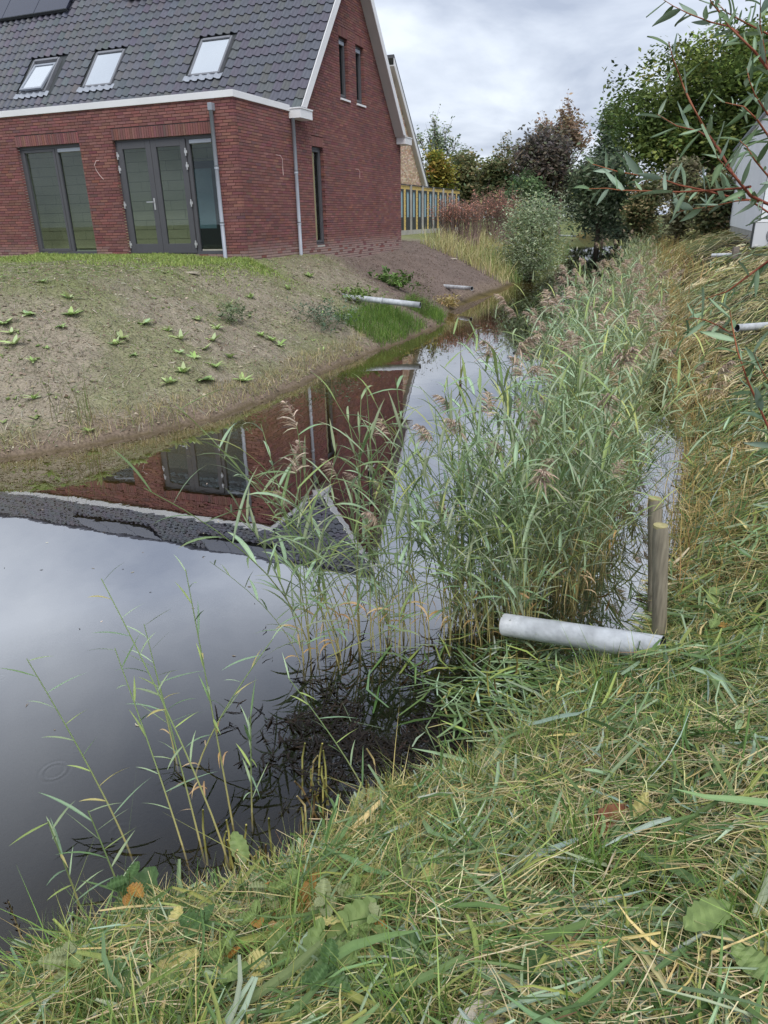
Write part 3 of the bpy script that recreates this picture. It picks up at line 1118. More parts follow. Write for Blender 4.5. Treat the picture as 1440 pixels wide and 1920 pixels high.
shed = tag(empty('white_shed', (11.0, 32.4, 1.5)), 'white corrugated shed standing on the mown bank behind the willow twigs', 'shed')
ys = []
zs_ = np.arange(0, 20.5, 0.0625)
pat = [0, 0, 0.03, 0.03]
V = []
for k, yv in enumerate(zs_):
    xo = -pat[k % 4]
    V += [(xo, -yv, 0.28), (xo, -yv, 3.95)]
F = np.array([(2 * k, 2 * k + 1, 2 * k + 3, 2 * k + 2) for k in range(len(zs_) - 1)])
link('cladding', npmesh('cladding', np.array(V), F), M_cladding, shed)
box_obj('plinth', [(0.005, 0.1, -20.4, 0.02, -0.3, 0.27)], M_concrete, shed)
box_obj('end_wall', [(0.0, 8.0, -0.02, 0.03, -0.2, 3.95)], M_cladding, shed)
box_obj('front_wall', [(0.0, 8.0, -20.45, -20.4, -0.2, 3.95)], M_cladding, shed)
sloped('roof', [(0.15, 3.90), (-20.6, 3.90), (-20.6, 3.98), (0.15, 3.98)], -0.12, 8.1, M_pvc, shed)
pipe_obj('prop_rod', [(-0.02, -1.6, 1.6), (-0.35, -3.6, 0.0)], 0.02, M_dark, shed, 6)

ac = tag(empty('heat_pump_unit', (10.66, 9.8, 1.34)), 'white outdoor heat pump box on timber beams at the right edge', 'heat pump')
box_obj('casing', [(0.03, 1.0, 0.0, 0.38, 0.07, 0.76)], M_acbody, ac, bevel=0.02)
box_obj('top_lid', [(0.02, 1.01, -0.01, 0.39, 0.755, 0.785)], M_white, ac, bevel=0.008)
box_obj('side_grille', [(0.0, 0.03, 0.01, 0.36, 0.08, 0.74)], M_dark, ac)
box_obj('badge', [(0.10, 0.19, -0.006, 0.0, 0.11, 0.18)], M_white, ac)
for x in (0.12, 0.85):
    box_obj('foot', [(x, x + 0.07, -0.03, 0.42, 0.0, 0.07)], M_dark, ac)
V, F = tube([(0.62, -0.012, 0.42), (0.62, 0.0, 0.42)], 0.26, 28)
fan = link('fan_grille', npmesh('fan_grille', V, F), M_dark, ac)
for k in range(5):
    aa = np.linspace(0, 2 * math.pi, 25)
    rr = 0.05 + k * 0.048
    V, F = tube(np.stack([0.62 + rr * np.cos(aa), np.full(25, -0.018), 0.42 + rr * np.sin(aa)], 1), 0.006, 5, False)
    link('ring', npmesh('ring', V, F), M_acbody, fan)
bm1 = tag(box_obj('timber_beam', [(0, 1.5, 0, 0.16, 0, 0.14)], M_timber, None, (10.42, 9.62, 1.18), 0.12, bevel=0.01), 'long grey timber beam lying under the heat pump', 'beam')
bm2 = tag(box_obj('timber_beam', [(0, 0.16, 0, 0.16, 0, 0.34)], M_timber, None, (10.22, 9.45, 1.12), 0.2, bevel=0.01), 'short upright grey timber block beside the heat pump', 'beam')


# ------------------------------------------------------------------ pipes and posts
def open_pipe(name, p0, p1, r, mat, label, wallt=0.006, collars=()):
    """open-ended pipe from p0 (open mouth) to p1; origin at p0."""
    p0, p1 = np.array(p0, float), np.array(p1, float)
    root = empty(name, tuple(p0))
    d = p1 - p0
    L = np.linalg.norm(d)
    pts = [d * t for t in np.linspace(0, 1, 6)]
    V1, F1 = tube(pts, r, 24, False)
    V2, F2 = tube(pts, r - wallt, 24, False)
    ring = np.array([(k, (k + 1) % 24, len(V1) + (k + 1) % 24, len(V1) + k) for k in range(24)])
    V = np.concatenate([V1, V2])
    F = np.concatenate([F1, ring])
    link('barrel', npmesh('barrel', V, F, None, True), mat, root)
    link('bore', npmesh('bore', V2, F2[:, ::-1], None, True), M_pipein, root)
    for c, w in collars:
        V, F = tube([d * c, d * min(1, c + w / L)], r + 0.006, 24)
        link('collar', npmesh('collar', V, F, None, True), mat, root)
    return tag(root, label, 'pipe')


pa, pb = un(946, 1171, 0.15), un(1215, 1212, 0.30)
open_pipe('drain_pipe', pa, pb + (pb - pa) * 0.09, 0.066, M_pvcl, 'thick pale grey pipe jutting from the mown bank below the wooden posts')
e = un(788, 572, 0.66)
e2 = hit(655, 560)
e2[2] += 0.02
mid = e + (e2 - e) * 0.46
root = open_pipe('drain_pipe', e, e2 + (e2 - e) * 0.15, 0.062, M_pvcl, 'long pale grey pipe over the tuft of bright green grass on the soil bank', collars=((0.44, 0.07),))
e = un(885, 541, 0.44)
e2 = hit(836, 538)
open_pipe('drain_pipe', e, e2 + (e2 - e) * 0.2, 0.06, M_pvcl, 'short pale grey pipe sticking out of the dark bare soil')
e, e2 = un(1382, 615, 0.80), un(1450, 610, 0.80)
open_pipe('drain_pipe', e, e2 + (e2 - e) * 0.3, 0.055, M_pvcl, 'white pipe end at the right edge of the mown bank')
e = at(1080, 443, 66)
open_pipe('drain_pipe', e, e + np.array([-1.6, -0.3, 0.1]), 0.07, M_pvcl, 'thin white pipe far away above the dark water')
e = hit(1372, 482)
e[2] += 0.06
open_pipe('drain_pipe', e, e + np.array([-0.55, 0.1, -0.02]), 0.055, M_pvcl, 'short white pipe stub lying in the mown grass near the heat pump')


def post(u, v, zb_, ztop_px, r, lean, label):
    bpos = un(u, v, zb_)
    root = empty('wooden_post', (bpos[0], bpos[1], zb_ - 0.35))
    h = ztop_px + 0.35
    n = 14
    zz = np.linspace(0, h, n)
    pts = np.stack([lean[0] * zz, lean[1] * zz, zz], 1)
    rad = r * (1 + 0.03 * np.sin(zz * 9) + 0.02 * np.cos(zz * 23))
    rad[-1] *= 0.93
    V, F = tube(pts, rad, 20, False)
    link('shaft', npmesh('shaft', V, F, None, True), M_post, root)
    V, F = tube([pts[-1] + (0, 0, -0.01), pts[-1] + (0, 0, 0.004)], r * 0.93, 20)
    link('cut_top', npmesh('cut_top', V, F), M_endgrain, root)
    return tag(root, label, 'post')


post(1250, 1168, 0.22, 0.60, 0.041, (-0.11, -0.03), 'nearer round wooden post with a mossy cut top')
post(1240, 1110, 0.16, 0.62, 0.041, (-0.115, 0.0), 'farther round wooden post half hidden behind the other post')

# ------------------------------------------------------------------ trees and shrubs
def leaf_cloud(centres, per, spread, size, cols, aspect=0.55, up=0.9):
    n = len(centres) * per
    c = np.repeat(centres, per, 0)
    p = c + rng.standard_normal((n, 3)) * spread
    nrm = rng.standard_normal((n, 3))
    nrm[:, 2] = np.abs(nrm[:, 2]) + up
    nrm /= np.linalg.norm(nrm, axis=1)[:, None]
    t = np.cross(nrm, rng.standard_normal((n, 3)))
    t /= np.linalg.norm(t, axis=1)[:, None] + 1e-9
    s = np.cross(nrm, t)
    L = size * rng.uniform(0.6, 1.3, (n, 1))
    V = np.stack([p - t * L, p + s * L * aspect, p + t * L, p - s * L * aspect], 1).reshape(-1, 3)
    F = np.arange(n * 4).reshape(n, 4)
    cc = np.repeat(cols, per, 0) * (1 + 0.16 * rng.standard_normal((n, 1)))
    return V, F, np.repeat(np.clip(cc, 0.004, 0.9), 4, 0)


def crown_pts(cx, cy, z0, z1, rx, ry, n, lobes=12, shell=0.55, shape='round'):
    """cluster centres over a set of random lobes filling the envelope"""
    L = []
    for i in range(lobes):
        t = rng.uniform(0, 1)
        env = {'round': math.sin(math.pi * (0.12 + 0.80 * t)) ** 0.6, 'cone': 1.0 - 0.75 * t, 'wide': 1.0 - 0.35 * t, 'vase': 0.35 + 0.65 * t}[shape]
        a = rng.uniform(0, 2 * math.pi)
        q = math.sqrt(rng.uniform(0, 1)) * 0.75
        L.append((cx + rx * env * q * math.cos(a), cy + ry * env * q * math.sin(a), z0 + (z1 - z0) * (0.12 + 0.74 * t), rng.uniform(0.28, 0.48)))
    P = []
    h = z1 - z0
    for i in range(n):
        l = L[rng.integers(len(L))]
        d = rng.standard_normal(3)
        d /= np.linalg.norm(d)
        r = l[3] * (shell + (1 - shell) * rng.uniform()) if rng.uniform() < 0.75 else l[3] * rng.uniform()
        P.append((l[0] + d[0] * r * rx, l[1] + d[1] * r * ry, l[2] + d[2] * r * h * 0.42))
    P = np.array(P)
    P[:, 2] = np.clip(P[:, 2], z0 - 0.1 * h, z1)
    return P, L


def limb_tubes(base, L, r0, ns=6, bend=0.15):
    parts = []
    bx, by, bz = base
    zt = max(l[2] for l in L)
    zs0 = bz + (min(l[2] for l in L) - bz) * 0.6
    tr = np.array([(bx, by, bz - 0.3), (bx + 0.05 * r0, by, (bz + zs0) / 2), (bx, by, zs0), (bx * 0.6 + 0.4 * np.mean([l[0] for l in L]), by, (zs0 + zt) / 2), (np.mean([l[0] for l in L]), by, zt)])
    parts.append(tube(tr, [r0 * 1.25, r0, r0 * 0.9, r0 * 0.55, r0 * 0.12], 8))
    for l in L:
        k = rng.uniform(0.25, 0.8)
        s = tr[2] * (1 - k) + tr[3] * k
        e_ = np.array(l[:3])
        m = (s + e_) / 2 + np.array([0, 0, -bend * np.linalg.norm(e_ - s) * 0.3])
        parts.append(tube([s, m, e_], [r0 * 0.4, r0 * 0.28, r0 * 0.08], 5))
    return parts


def tree_px(name, label, u0, u1, vt, vb, D, pal, w, n=260, per=26, size=0.16, shape='round', lobes=12, cat='tree', spread=0.35, group=None, ry=None, gvar=0.22, shell=0.55, aspect=0.55, crown_name='crown'):
    uc = (u0 + u1) / 2
    p = at(uc, (vt + vb) / 2, D)
    zt, z0 = at(uc, vt, D)[2], at(uc, vb, D)[2]
    pl, pr_ = at(u0, vb, D), at(u1, vb, D)
    rx = np.hypot(*(pr_ - pl)[:2]) / 2
    gz = float(max(H(np.array([p[0]]), np.array([p[1]]))[0], -0.05))
    z0 = max(z0, gz + 0.1)
    root = empty(name, (p[0], p[1], gz))
    P, L = crown_pts(p[0], p[1], z0, zt, rx, ry or rx, n, lobes, shell, shape)
    cols = pick(pal, w, n, gvar) * 1.75
    V, F, C = leaf_cloud(P, per, spread, size, cols, aspect)
    link(crown_name, npmesh(crown_name, V - np.array([p[0], p[1], gz]), F, C), M_tree, root)
    V, F, _ = merge(limb_tubes((p[0], p[1], gz), L, max(0.05, rx * 0.07)))
    link('trunk', npmesh('trunk', V - np.array([p[0], p[1], gz]), F, None, True), M_bark, root)
    return tag(root, label, cat, group)


def twig_tree(name, label, u0, u1, vt, vb, D, pal, w, nb=26, per=10, size=0.12, bark=(104, 92, 84), cat='tree', leaves=14, droop=0.0, ground=True, thick=0.07, multi=0.0):
    """open crown: rising limbs and twigs carrying loose leaves"""
    uc = (u0 + u1) / 2
    p = at(uc, (vt + vb) / 2, D)
    zt, z0 = at(uc, vt, D)[2], at(uc, vb, D)[2]
    rx = np.hypot(*(at(u1, vb, D) - at(u0, vb, D))[:2]) / 2
    gz = float(max(H(np.array([p[0]]), np.array([p[1]]))[0], -0.05))
    root = empty(name, (p[0], p[1], gz))
    parts = []
    cent = []
    base = np.array([p[0], p[1], gz])
    ax = np.array([p[0], p[1], z0])
    if z0 - gz > 0.6 and not multi:
        parts.append(tube([base - (0, 0, 0.3), (base + ax) / 2, ax], [thick * 1.6, thick * 1.2, thick], 7))
    hh = zt - z0
    for i in range(nb):
        a = rng.uniform(0, 2 * math.pi)
        q = rng.uniform(0.1, 1.0)
        tip = np.array([p[0] + rx * q * math.cos(a), p[1] + rx * q * math.sin(a), z0 + hh * rng.uniform(0.55, 1.0) * (1.05 - 0.35 * q)])
        s = ax + np.array([0, 0, rng.uniform(0, 0.3) * hh])
        if multi:
            s = base + np.array([rng.uniform(-1, 1) * rx * multi, rng.uniform(-1, 1) * rx * multi, -0.05])
            tip[:2] = s[:2] + rng.standard_normal(2) * rx * 0.25
        m = (s + tip) / 2 + np.array([(tip - s)[0] * 0.15, (tip - s)[1] * 0.15, -0.06 * hh])
        parts.append(tube([s, m, tip], [thick * 0.6, thick * 0.3, thick * 0.08], 5))
        for k in range(6):
            t = rng.uniform(0.35, 1.0)
            o_ = m * (1 - t) + tip * t
            d = (tip - s) / np.linalg.norm(tip - s) * hh * rng.uniform(0.08, 0.2) + rng.standard_normal(3) * hh * 0.06
            parts.append(tube([o_, o_ + d * 0.5, o_ + d + (0, 0, -droop)], [thick * 0.16, thick * 0.1, thick * 0.04], 4, False))
            for j in range(leaves):
                cent.append(o_ + d * rng.uniform(0.1, 1.0))
    V, F, _ = merge(parts)
    bm_ = npmesh('limbs', V - base, F, np.repeat(s2l(bark)[None], len(V), 0), True)
    link('limbs', bm_, M_stalk, root)
    cent = np.array(cent)
    cols = pick(pal, w, len(cent), 0.2) * 1.75
    V, F, C = leaf_cloud(cent, per, size * 1.1, size, cols)
    link('crown', npmesh('crown', V - base, F, C), M_tree, root)
    return tag(root, label, cat)


G_oak = [(88, 102, 54), (74, 90, 48), (106, 118, 62), (60, 74, 42), (122, 128, 72)]
G_olive = [(102, 108, 76), (88, 94, 66), (118, 116, 84), (128, 114, 86), (76, 86, 62)]
G_gray = [(96, 110, 88), (80, 94, 76), (116, 128, 104), (64, 78, 62), (132, 140, 116)]
G_purple = [(90, 84, 80), (80, 76, 74), (104, 94, 86), (88, 92, 74), (112, 100, 86)]
G_brown = [(136, 116, 98), (120, 104, 90), (148, 126, 104), (112, 104, 84)]
G_yell = [(128, 122, 56), (108, 110, 52), (142, 128, 66), (84, 92, 46), (132, 98, 60)]
G_dark = [(90, 98, 80), (78, 86, 72), (102, 110, 90), (114, 120, 100)]

tree_px('oak_tree', 'big round yellow green tree behind the white shed', 1118, 1590, 52, 350, 56, G_oak, [4, 4, 2, 3, 1.2], 1300, 34, 0.17, 'round', 46, spread=0.42)
tree_px('pale_tree', 'slender grey green tree at the left flank of the big round tree', 1108, 1185, 186, 330, 74, G_gray, [3, 3, 3, 2, 2], 230, 20, 0.20, 'cone', 14, spread=0.4)
twig_tree('poplar_tree', 'airy open tree rising behind the pale brick gable', 778, 862, 222, 345, 72, G_gray, [3, 2, 3, 1, 3], 34, 3, 0.15, leaves=2, thick=0.12)
tree_px('round_shrub', 'yellowish round shrub right beside the pale brick gable', 783, 852, 288, 372, 58, G_yell, [3, 3, 2, 3, 1], 220, 22, 0.17, 'round', 12, spread=0.3)
tree_px('mixed_tree', 'olive tree between the yellowish shrub and the purple tree', 838, 918, 278, 385, 66, G_olive, [3, 3, 3, 2, 2], 260, 22, 0.19, 'round', 14, spread=0.38)
twig_tree('bare_tree', 'half bare twiggy tree behind the olive tree', 915, 985, 262, 370, 78, G_olive, [2, 2, 3, 3, 1], 30, 4, 0.16, leaves=2, thick=0.10)
tree_px('hazel_tree', 'second olive tree just left of the purple tree', 893, 985, 296, 392, 62, G_olive, [3, 3, 2, 2, 3], 240, 22, 0.19, 'round', 13, spread=0.36)
tree_px('purple_tree', 'dark purple brown tree over the silvery willow shrub', 965, 1085, 255, 365, 60, G_purple, [4, 4, 3, 2, 2], 320, 22, 0.18, 'round', 20, spread=0.55)
twig_tree('rusty_tree', 'rusty brown open crown above the dark purple tree', 1005, 1112, 203, 335, 66, G_brown, [3, 3, 2, 2], 48, 3, 0.17, leaves=3, bark=(118, 100, 92), thick=0.12)
tree_px('willow_tree', 'dusky grey green willow over the end of the water', 1060, 1195, 292, 432, 60, G_gray, [3, 2, 4, 1, 3], 420, 24, 0.17, 'wide', 24, spread=0.6)
tree_px('green_shrub', 'mid green shrub under the dark purple tree', 942, 1030, 322, 420, 52, [(84, 102, 70), (70, 88, 60), (98, 112, 78)], [2, 2, 1], 220, 22, 0.16, 'wide', 12, spread=0.3)
tree_px('water_hedge', 'dark leafy hedge hanging over the far end of the water', 1078, 1240, 392, 446, 70, G_dark, [3, 3, 3, 2], 300, 26, 0.19, 'wide', 14, spread=0.4, cat='hedge', ry=2.5)
for (a, b_, vt, D, pal, w_, lb) in ((1165, 1262, 330, 47, G_olive, [3, 3, 2, 3, 2], 'olive brown shrub between the willow and the mown bank'),
                                    (1235, 1318, 308, 44, [(122, 118, 94), (106, 104, 82), (134, 126, 102), (94, 96, 72)], [3, 3, 2, 2], 'grey brown feathery shrub in front of the big round tree'),
                                    (1290, 1372, 322, 42, G_olive, [3, 3, 2, 3, 3], 'olive shrub touching the far corner of the white shed')):
    tree_px('bank_shrub', lb, a, b_, vt, 440, D, pal, w_, 300, 24, 0.13, 'wide', 14, cat='shrub', spread=0.26, group='shrubs along the top of the mown bank')
tree_px('far_copse', 'far grey green row of trees closing the view beyond the gardens', 780, 1250, 330, 420, 110, G_dark, [2, 2, 3, 3], 420, 22, 0.34, 'wide', 26, spread=0.9, ry=4.0)
tree_px('silver_willow', 'silvery grey willow shrub leaning over the left water edge', 925, 1070, 378, 535, 31, [(132, 142, 116), (112, 124, 98), (148, 156, 132), (98, 112, 80), (126, 128, 78)], [3, 3, 3, 2, 1], 560, 30, 0.07, 'round', 30, cat='shrub', spread=0.34, aspect=0.28)
# ruddy bare shrubs
for (a, b_, vt, vb, D, lb) in ((822, 905, 366, 436, 33, 'left ruddy bare twig shrub in front of the timber wall'), (885, 972, 350, 436, 38, 'right ruddy bare twig shrub before the green shrub')):
    twig_tree('red_shrub', lb, a, b_, vt, vb, D, [(150, 108, 98), (164, 120, 104), (130, 108, 92)], [2, 2, 1], 190, 2, 0.04, (130, 110, 102), 'shrub', 1, thick=0.03, multi=0.85)


def upright(x, y, z, h, w, pal, wt, lean=0.5, k=4, jit=0.15):
    m = len(x)
    az = rng.uniform(0, 6.28, m)
    le = np.abs(rng.normal(0, lean, m))
    t = np.linspace(0, 1, k)
    px = x[:, None] + (h * le)[:, None] * t[None] ** 1.8 * np.cos(az)[:, None]
    py = y[:, None] + (h * le)[:, None] * t[None] ** 1.8 * np.sin(az)[:, None]
    pz = z[:, None] - 0.01 + h[:, None] * (t[None] - 0.3 * np.minimum(le, 1)[:, None] * t[None] ** 2)
    P = np.stack([px, py, pz], 2)
    W = w[:, None] * np.interp(t, [0, 0.5, 1], [1, 0.8, 0.05])[None]
    a2 = rng.uniform(0, 6.28, m)
    S = np.stack([np.cos(a2), np.sin(a2), np.zeros(m)], 1)
    V, F = strips(P, W, S)
    return V, F, np.repeat(pick(pal, wt, m, jit), k * 2, 0)


# ------------------------------------------------------------------ reeds
def curve_reed(h, lean, az, n=9, sag=1.8):
    t = np.linspace(0, 1, n)
    off = lean * h * t ** sag
    z = h * (t - 0.18 * lean * t ** 2)
    return np.stack([off * math.cos(az), off * math.sin(az), z], 1)


def stem_mesh(pts, r):
    n = len(pts)
    V, F = tube(pts, np.linspace(r, r * 0.45, n), 5, False)
    t = np.repeat(np.linspace(0, 1, n), 5)[:, None]
    low, hi = s2l((164, 154, 100)), s2l((112, 132, 84))
    wet = s2l((64, 54, 38))
    k = np.clip((t - 0.12) / 0.45, 0, 1)
    c = low * (1 - k) + hi * k
    k2 = np.clip(1 - t / 0.06, 0, 1)
    c = c * (1 - k2) + wet * k2
    return V, F, c


def leaf_shape(L, w, rise, droop, twist=0.0, k=6, fold=0.0):
    """blade leaving the stem along +x, rising then drooping; base at the origin"""
    t = np.linspace(0, 1, k)
    ang = rise - droop * t ** 1.4
    dx = np.cos(ang) * L / (k - 1)
    dz = np.sin(ang) * L / (k - 1)
    x = np.concatenate([[0], np.cumsum(dx[:-1])])
    z = np.concatenate([[0], np.cumsum(dz[:-1])])
    P = np.stack([x, 0.03 * L * np.sin(t * 3) * twist, z], 1)
    W = w * np.array([0.35, 0.9, 1.0, 0.82, 0.5, 0.03][:k]) if k == 6 else w * np.sin(np.clip(0.12 + t * 0.88, 0, 1) * math.pi)
    roll = twist * t * 1.2
    S = np.stack([np.zeros(k), np.cos(roll), np.sin(roll)], 1)
    return strips(P[None], W[None], S[None]) if not fold else strips3(P[None], W[None], S[None], fold)


reed_greens = [(138, 158, 120), (150, 168, 132), (118, 142, 98), (166, 180, 150), (146, 160, 100), (176, 174, 112)]
reed_gw = [4, 4, 4, 2, 2.2, 0.5]
LEAFV = []
for k in range(14):
    L = random.uniform(0.22, 0.40)
    V, F = leaf_shape(L, random.uniform(0.0065, 0.011), random.uniform(0.35, 1.2), random.uniform(0.15, 1.3), random.uniform(-1, 1), fold=0.45)
    c = pick(reed_greens, reed_gw, 1, 0.06)[0]
    tt = np.repeat(np.linspace(0, 1, 6), 3)[:, None]
    tip = s2l((170, 160, 104))
    cc = c * (1 - 0.5 * np.clip((tt - 0.8) / 0.2, 0, 1)) + tip * 0.5 * np.clip((tt - 0.8) / 0.2, 0, 1)
    cc[1::3] *= 1.2
    me = npmesh('leaf', V, F, cc, False)
    me.materials.append(M_reed)
    LEAFV.append((V, F, cc, me))
DRYV = []
for k in range(4):
    V, F = leaf_shape(random.uniform(0.18, 0.3), random.uniform(0.005, 0.009), random.uniform(0.2, 0.8), random.uniform(1.6, 2.6), random.uniform(-1.5, 1.5))
    c = pick([(196, 172, 124), (180, 150, 100), (206, 180, 138)], [1, 1, 1], 1, 0.05)[0]
    me = npmesh('leaf', V, F, np.repeat(c[None], len(V), 0), True)
    me.materials.append(M_reed)
    DRYV.append((V, F, np.repeat(c[None], len(V), 0), me))


def panicle_geo(L, side=1.0):
    n = 90
    t = np.sort(rng.uniform(0, 1, n))
    # main axis droops to +x
    ax = np.stack([0.55 * L * t ** 1.5, np.zeros(n), L * (t - 0.45 * t ** 2)], 1)
    ln = L * (0.52 * (1 - t) + 0.16) * rng.uniform(0.5, 1.1, n)
    a = rng.uniform(-1.6, 1.6, n)
    d = np.stack([np.cos(a) * 0.8 + 0.35, np.sin(a) * 0.75, rng.uniform(0.1, 0.9, n)], 1)
    d /= np.linalg.norm(d, axis=1)[:, None]
    k = np.linspace(0, 1, 4)
    P = ax[:, None, :] + d[:, None, :] * (ln[:, None] * k[None])[..., None]
    P[:, :, 2] -= (0.55 * ln[:, None] * k[None] ** 2)
    W = np.tile(np.array([0.0016, 0.0034, 0.0038, 0.0008]), (n, 1))
    S = np.cross(d, rng.standard_normal((n, 3)))
    S /= np.linalg.norm(S, axis=1)[:, None]
    V, F = strips(P, W, S)
    C = np.repeat(pick([(190, 172, 150), (170, 150, 132), (204, 188, 166), (158, 138, 126)], [3, 3, 2, 2], n, 0.12), 8, 0)
    return V, F, C


PAN = []
for k in range(4):
    V, F, C = panicle_geo(random.uniform(0.20, 0.28))
    me = npmesh('panicle', V, F, C)
    me.materials.append(M_litter)
    PAN.append((V, F, C, me))


def rotz(V, a):
    c, s = math.cos(a), math.sin(a)
    return np.stack([V[:, 0] * c - V[:, 1] * s, V[:, 0] * s + V[:, 1] * c, V[:, 2]], 1)


def make_proto(h, lean, nleaf, first=0.18):
    pts = curve_reed(h, lean, 0.0)
    V, F, C = stem_mesh(pts, 0.0042)
    me = npmesh('stem', V, F, C, True)
    me.materials.append(M_stalk)
    leaves = []
    az = random.uniform(0, 6.28)
    for i in range(nleaf):
        t = first + (0.97 - first) * (i + random.uniform(-0.3, 0.3)) / max(nleaf - 1, 1)
        t = min(max(t, 0.12), 0.985)
        p = np.array([np.interp(t, np.linspace(0, 1, 9), pts[:, j]) for j in range(3)])
        az += math.pi + random.uniform(-0.7, 0.7)
        dry = t < first + 0.12 and random.random() < 0.35
        lib = DRYV if dry else LEAFV
        li = random.randrange(len(lib))
        sc = random.uniform(0.75, 1.25) * (1.0 if t < 0.8 else 0.85)
        leaves.append((p, az, (dry, li), sc))
    return dict(stem=(V, F, C, me), pts=pts, leaves=leaves, h=h)


PROTO = [make_proto(random.uniform(1.2, 1.65), random.choice((0.06, 0.14, 0.25, 0.38, 0.55)), random.randint(9, 14)) for _ in range(14)]


def reed_object(pr, loc, az, sc, pan, tiltx=0.0, name='reed_plant'):
    root = empty(name, loc, az)
    root.rotation_euler = (tiltx, 0, az)
    root.scale = (sc, sc, sc)
    o = bpy.data.objects.new('stem', pr['stem'][3])
    COL.objects.link(o)
    o.parent = root
    for (p, a, (dry, li), s) in pr['leaves']:
        o = bpy.data.objects.new('leaf', (DRYV if dry else LEAFV)[li][3])
        COL.objects.link(o)
        o.parent = root
        o.location = p
        o.rotation_euler = (0, 0, a)
        o.scale = (s, s, s)
    if pan:
        o = bpy.data.objects.new('panicle', PAN[pan - 1][3])
        COL.objects.link(o)
        o.parent = root
        o.location = pr['pts'][-1] - np.array([0, 0, 0.02])
        o.rotation_euler = (0, 0, random.uniform(-0.8, 0.8))
    return root


def proto_geo(pr, pan):
    parts = [pr['stem'][:3]]
    for (p, a, (dry, li), s) in pr['leaves']:
        V, F, C, _ = (DRYV if dry else LEAFV)[li]
        parts.append((rotz(V * s, a) + p, F, C))
    if pan:
        V, F, C, _ = PAN[pan - 1]
        parts.append((V + pr['pts'][-1] - np.array([0, 0, 0.02]), F, C))
    return merge(parts)


# positions: x, y, density class
spots = []
# sparse front-left clump
for _ in range(44):
    x = 6.95 + 0.60 * rng.uniform()
    y = -11.12 + 0.6 * (x - 6.95) + abs(rng.normal(0, 0.22))
    spots.append((x, y, 'f'))
for _ in range(105):
    x = 7.56 + 0.60 * rng.uniform()
    y = -10.66 + 0.25 * (x - 7.6) + abs(rng.normal(0, 0.40))
    spots.append((x, y, 'f'))
XL = lambda y: np.interp(y, [-11, -9.5, -7.5, -4.7, 1.6, 13, 42], [7.6, 7.58, 7.5, 7.3, 7.0, 6.9, 6.0])
XR = lambda y: np.interp(y, [-11, -9.8, -8.6, -6.6, -2, 9.5, 42], [8.2, 8.42, 8.58, 8.66, 8.45, 8.0, 6.6])
for _ in range(1750):
    y = -9.9 + 12.0 * rng.uniform() ** 1.15
    x = XL(y) + (XR(y) - XL(y)) * rng.uniform() ** 0.9
    if rng.uniform() < 0.12 + 1.9 * (float(fbm(np.array([x * 2.2]), np.array([y * 1.5]), 27)[0]) - 0.28):
        spots.append((x, y, 'b'))
for _ in range(620):
    y = 2.0 + 44.0 * rng.uniform() ** 1.5
    x = XL(y) + (XR(y) - XL(y) + 0.3) * rng.uniform()
    spots.append((x, y, 'k'))
spots.sort(key=lambda t: (t[0] - CAM[0]) ** 2 + (t[1] - CAM[1]) ** 2)
big = []
cache = {}
nreed = 0
for i, (x, y, kd) in enumerate(spots):
    pi = random.randrange(len(PROTO))
    sc = (random.uniform(0.62, 1.10) if x < 7.5 else random.uniform(0.62, 1.02)) if kd == 'f' else random.uniform(0.55, 1.12)
    if kd == 'k':
        sc *= 0.98
    pp_ = (0.16 if x < 7.45 else 0.05) if kd == 'f' else (0.40 if -7.5 < y < 1.5 else 0.2)
    pan = random.randint(1, 4) if random.random() < pp_ else 0
    # the bed leans mostly up-stream and towards the open water
    az = random.gauss(2.6, 0.9) if kd == 'f' else random.uniform(0, 6.28)
    if nreed < 296:
        o = reed_object(PROTO[pi], (x, y, -0.12), az, sc, pan)
        du = (np.array([x, y, 0.0]) - CAM)
        px_u = 720 + FPX * (du @ CR) / (du @ CF)
        side = 'left' if px_u < 640 else ('middle left' if px_u < 760 else ('middle' if px_u < 900 else ('right' if px_u < 1060 else 'far right')))
        deep_ = 'front' if y < -10.3 else ('second row' if y < -9.6 else ('middle' if y < -8.4 else 'back'))
        what = 'reed with a brownish plume' if pan else ('slim green reed' if sc < 0.84 else 'leafy green reed')
        if kd == 'f' and x < 7.5:
            g_ = f'loosely standing {what} at the {side} of the front clump, {deep_}'
        else:
            g_ = f'{what} in the dense bed, {side} of it, {deep_}'
        tag(o, g_, 'reed', 'reeds: ' + g_)
        nreed += 1
    else:
        key = (pi, pan)
        if key not in cache:
            cache[key] = proto_geo(PROTO[pi], pan)
        V, F, C = cache[key]
        W = rotz(V * sc, az) + np.array([x, y, -0.12])
        tint = random.uniform(0.82, 1.18)
        yel = 0.35 if (x > XR(y) - 0.35 and random.random() < 0.5) else (0.12 if kd == 'k' else 0.0)
        C2 = C * tint * (1 - yel) + s2l((176, 156, 104)) * yel
        big.append((W, F, C2))
nb_ = 260
yb_ = -10.4 + 11 * rng.uniform(0, 1, nb_)
xb_ = XL(yb_) + (XR(yb_) - XL(yb_)) * rng.uniform(0, 1, nb_)
big.append(upright(xb_, yb_, np.full(nb_, -0.05), rng.uniform(0.4, 1.35, nb_), np.full(nb_, 0.0035), [(190, 168, 118), (166, 140, 94), (206, 188, 144), (130, 108, 76)], [3, 3, 2, 2], 0.75, 5))
V, F, C = merge(big)
o = link('reed_bed', npmesh('reed_bed', V, F, C), M_reed, kind='stuff')
tag(o, 'dense bed of green reeds filling the right half of the canal', 'reeds')


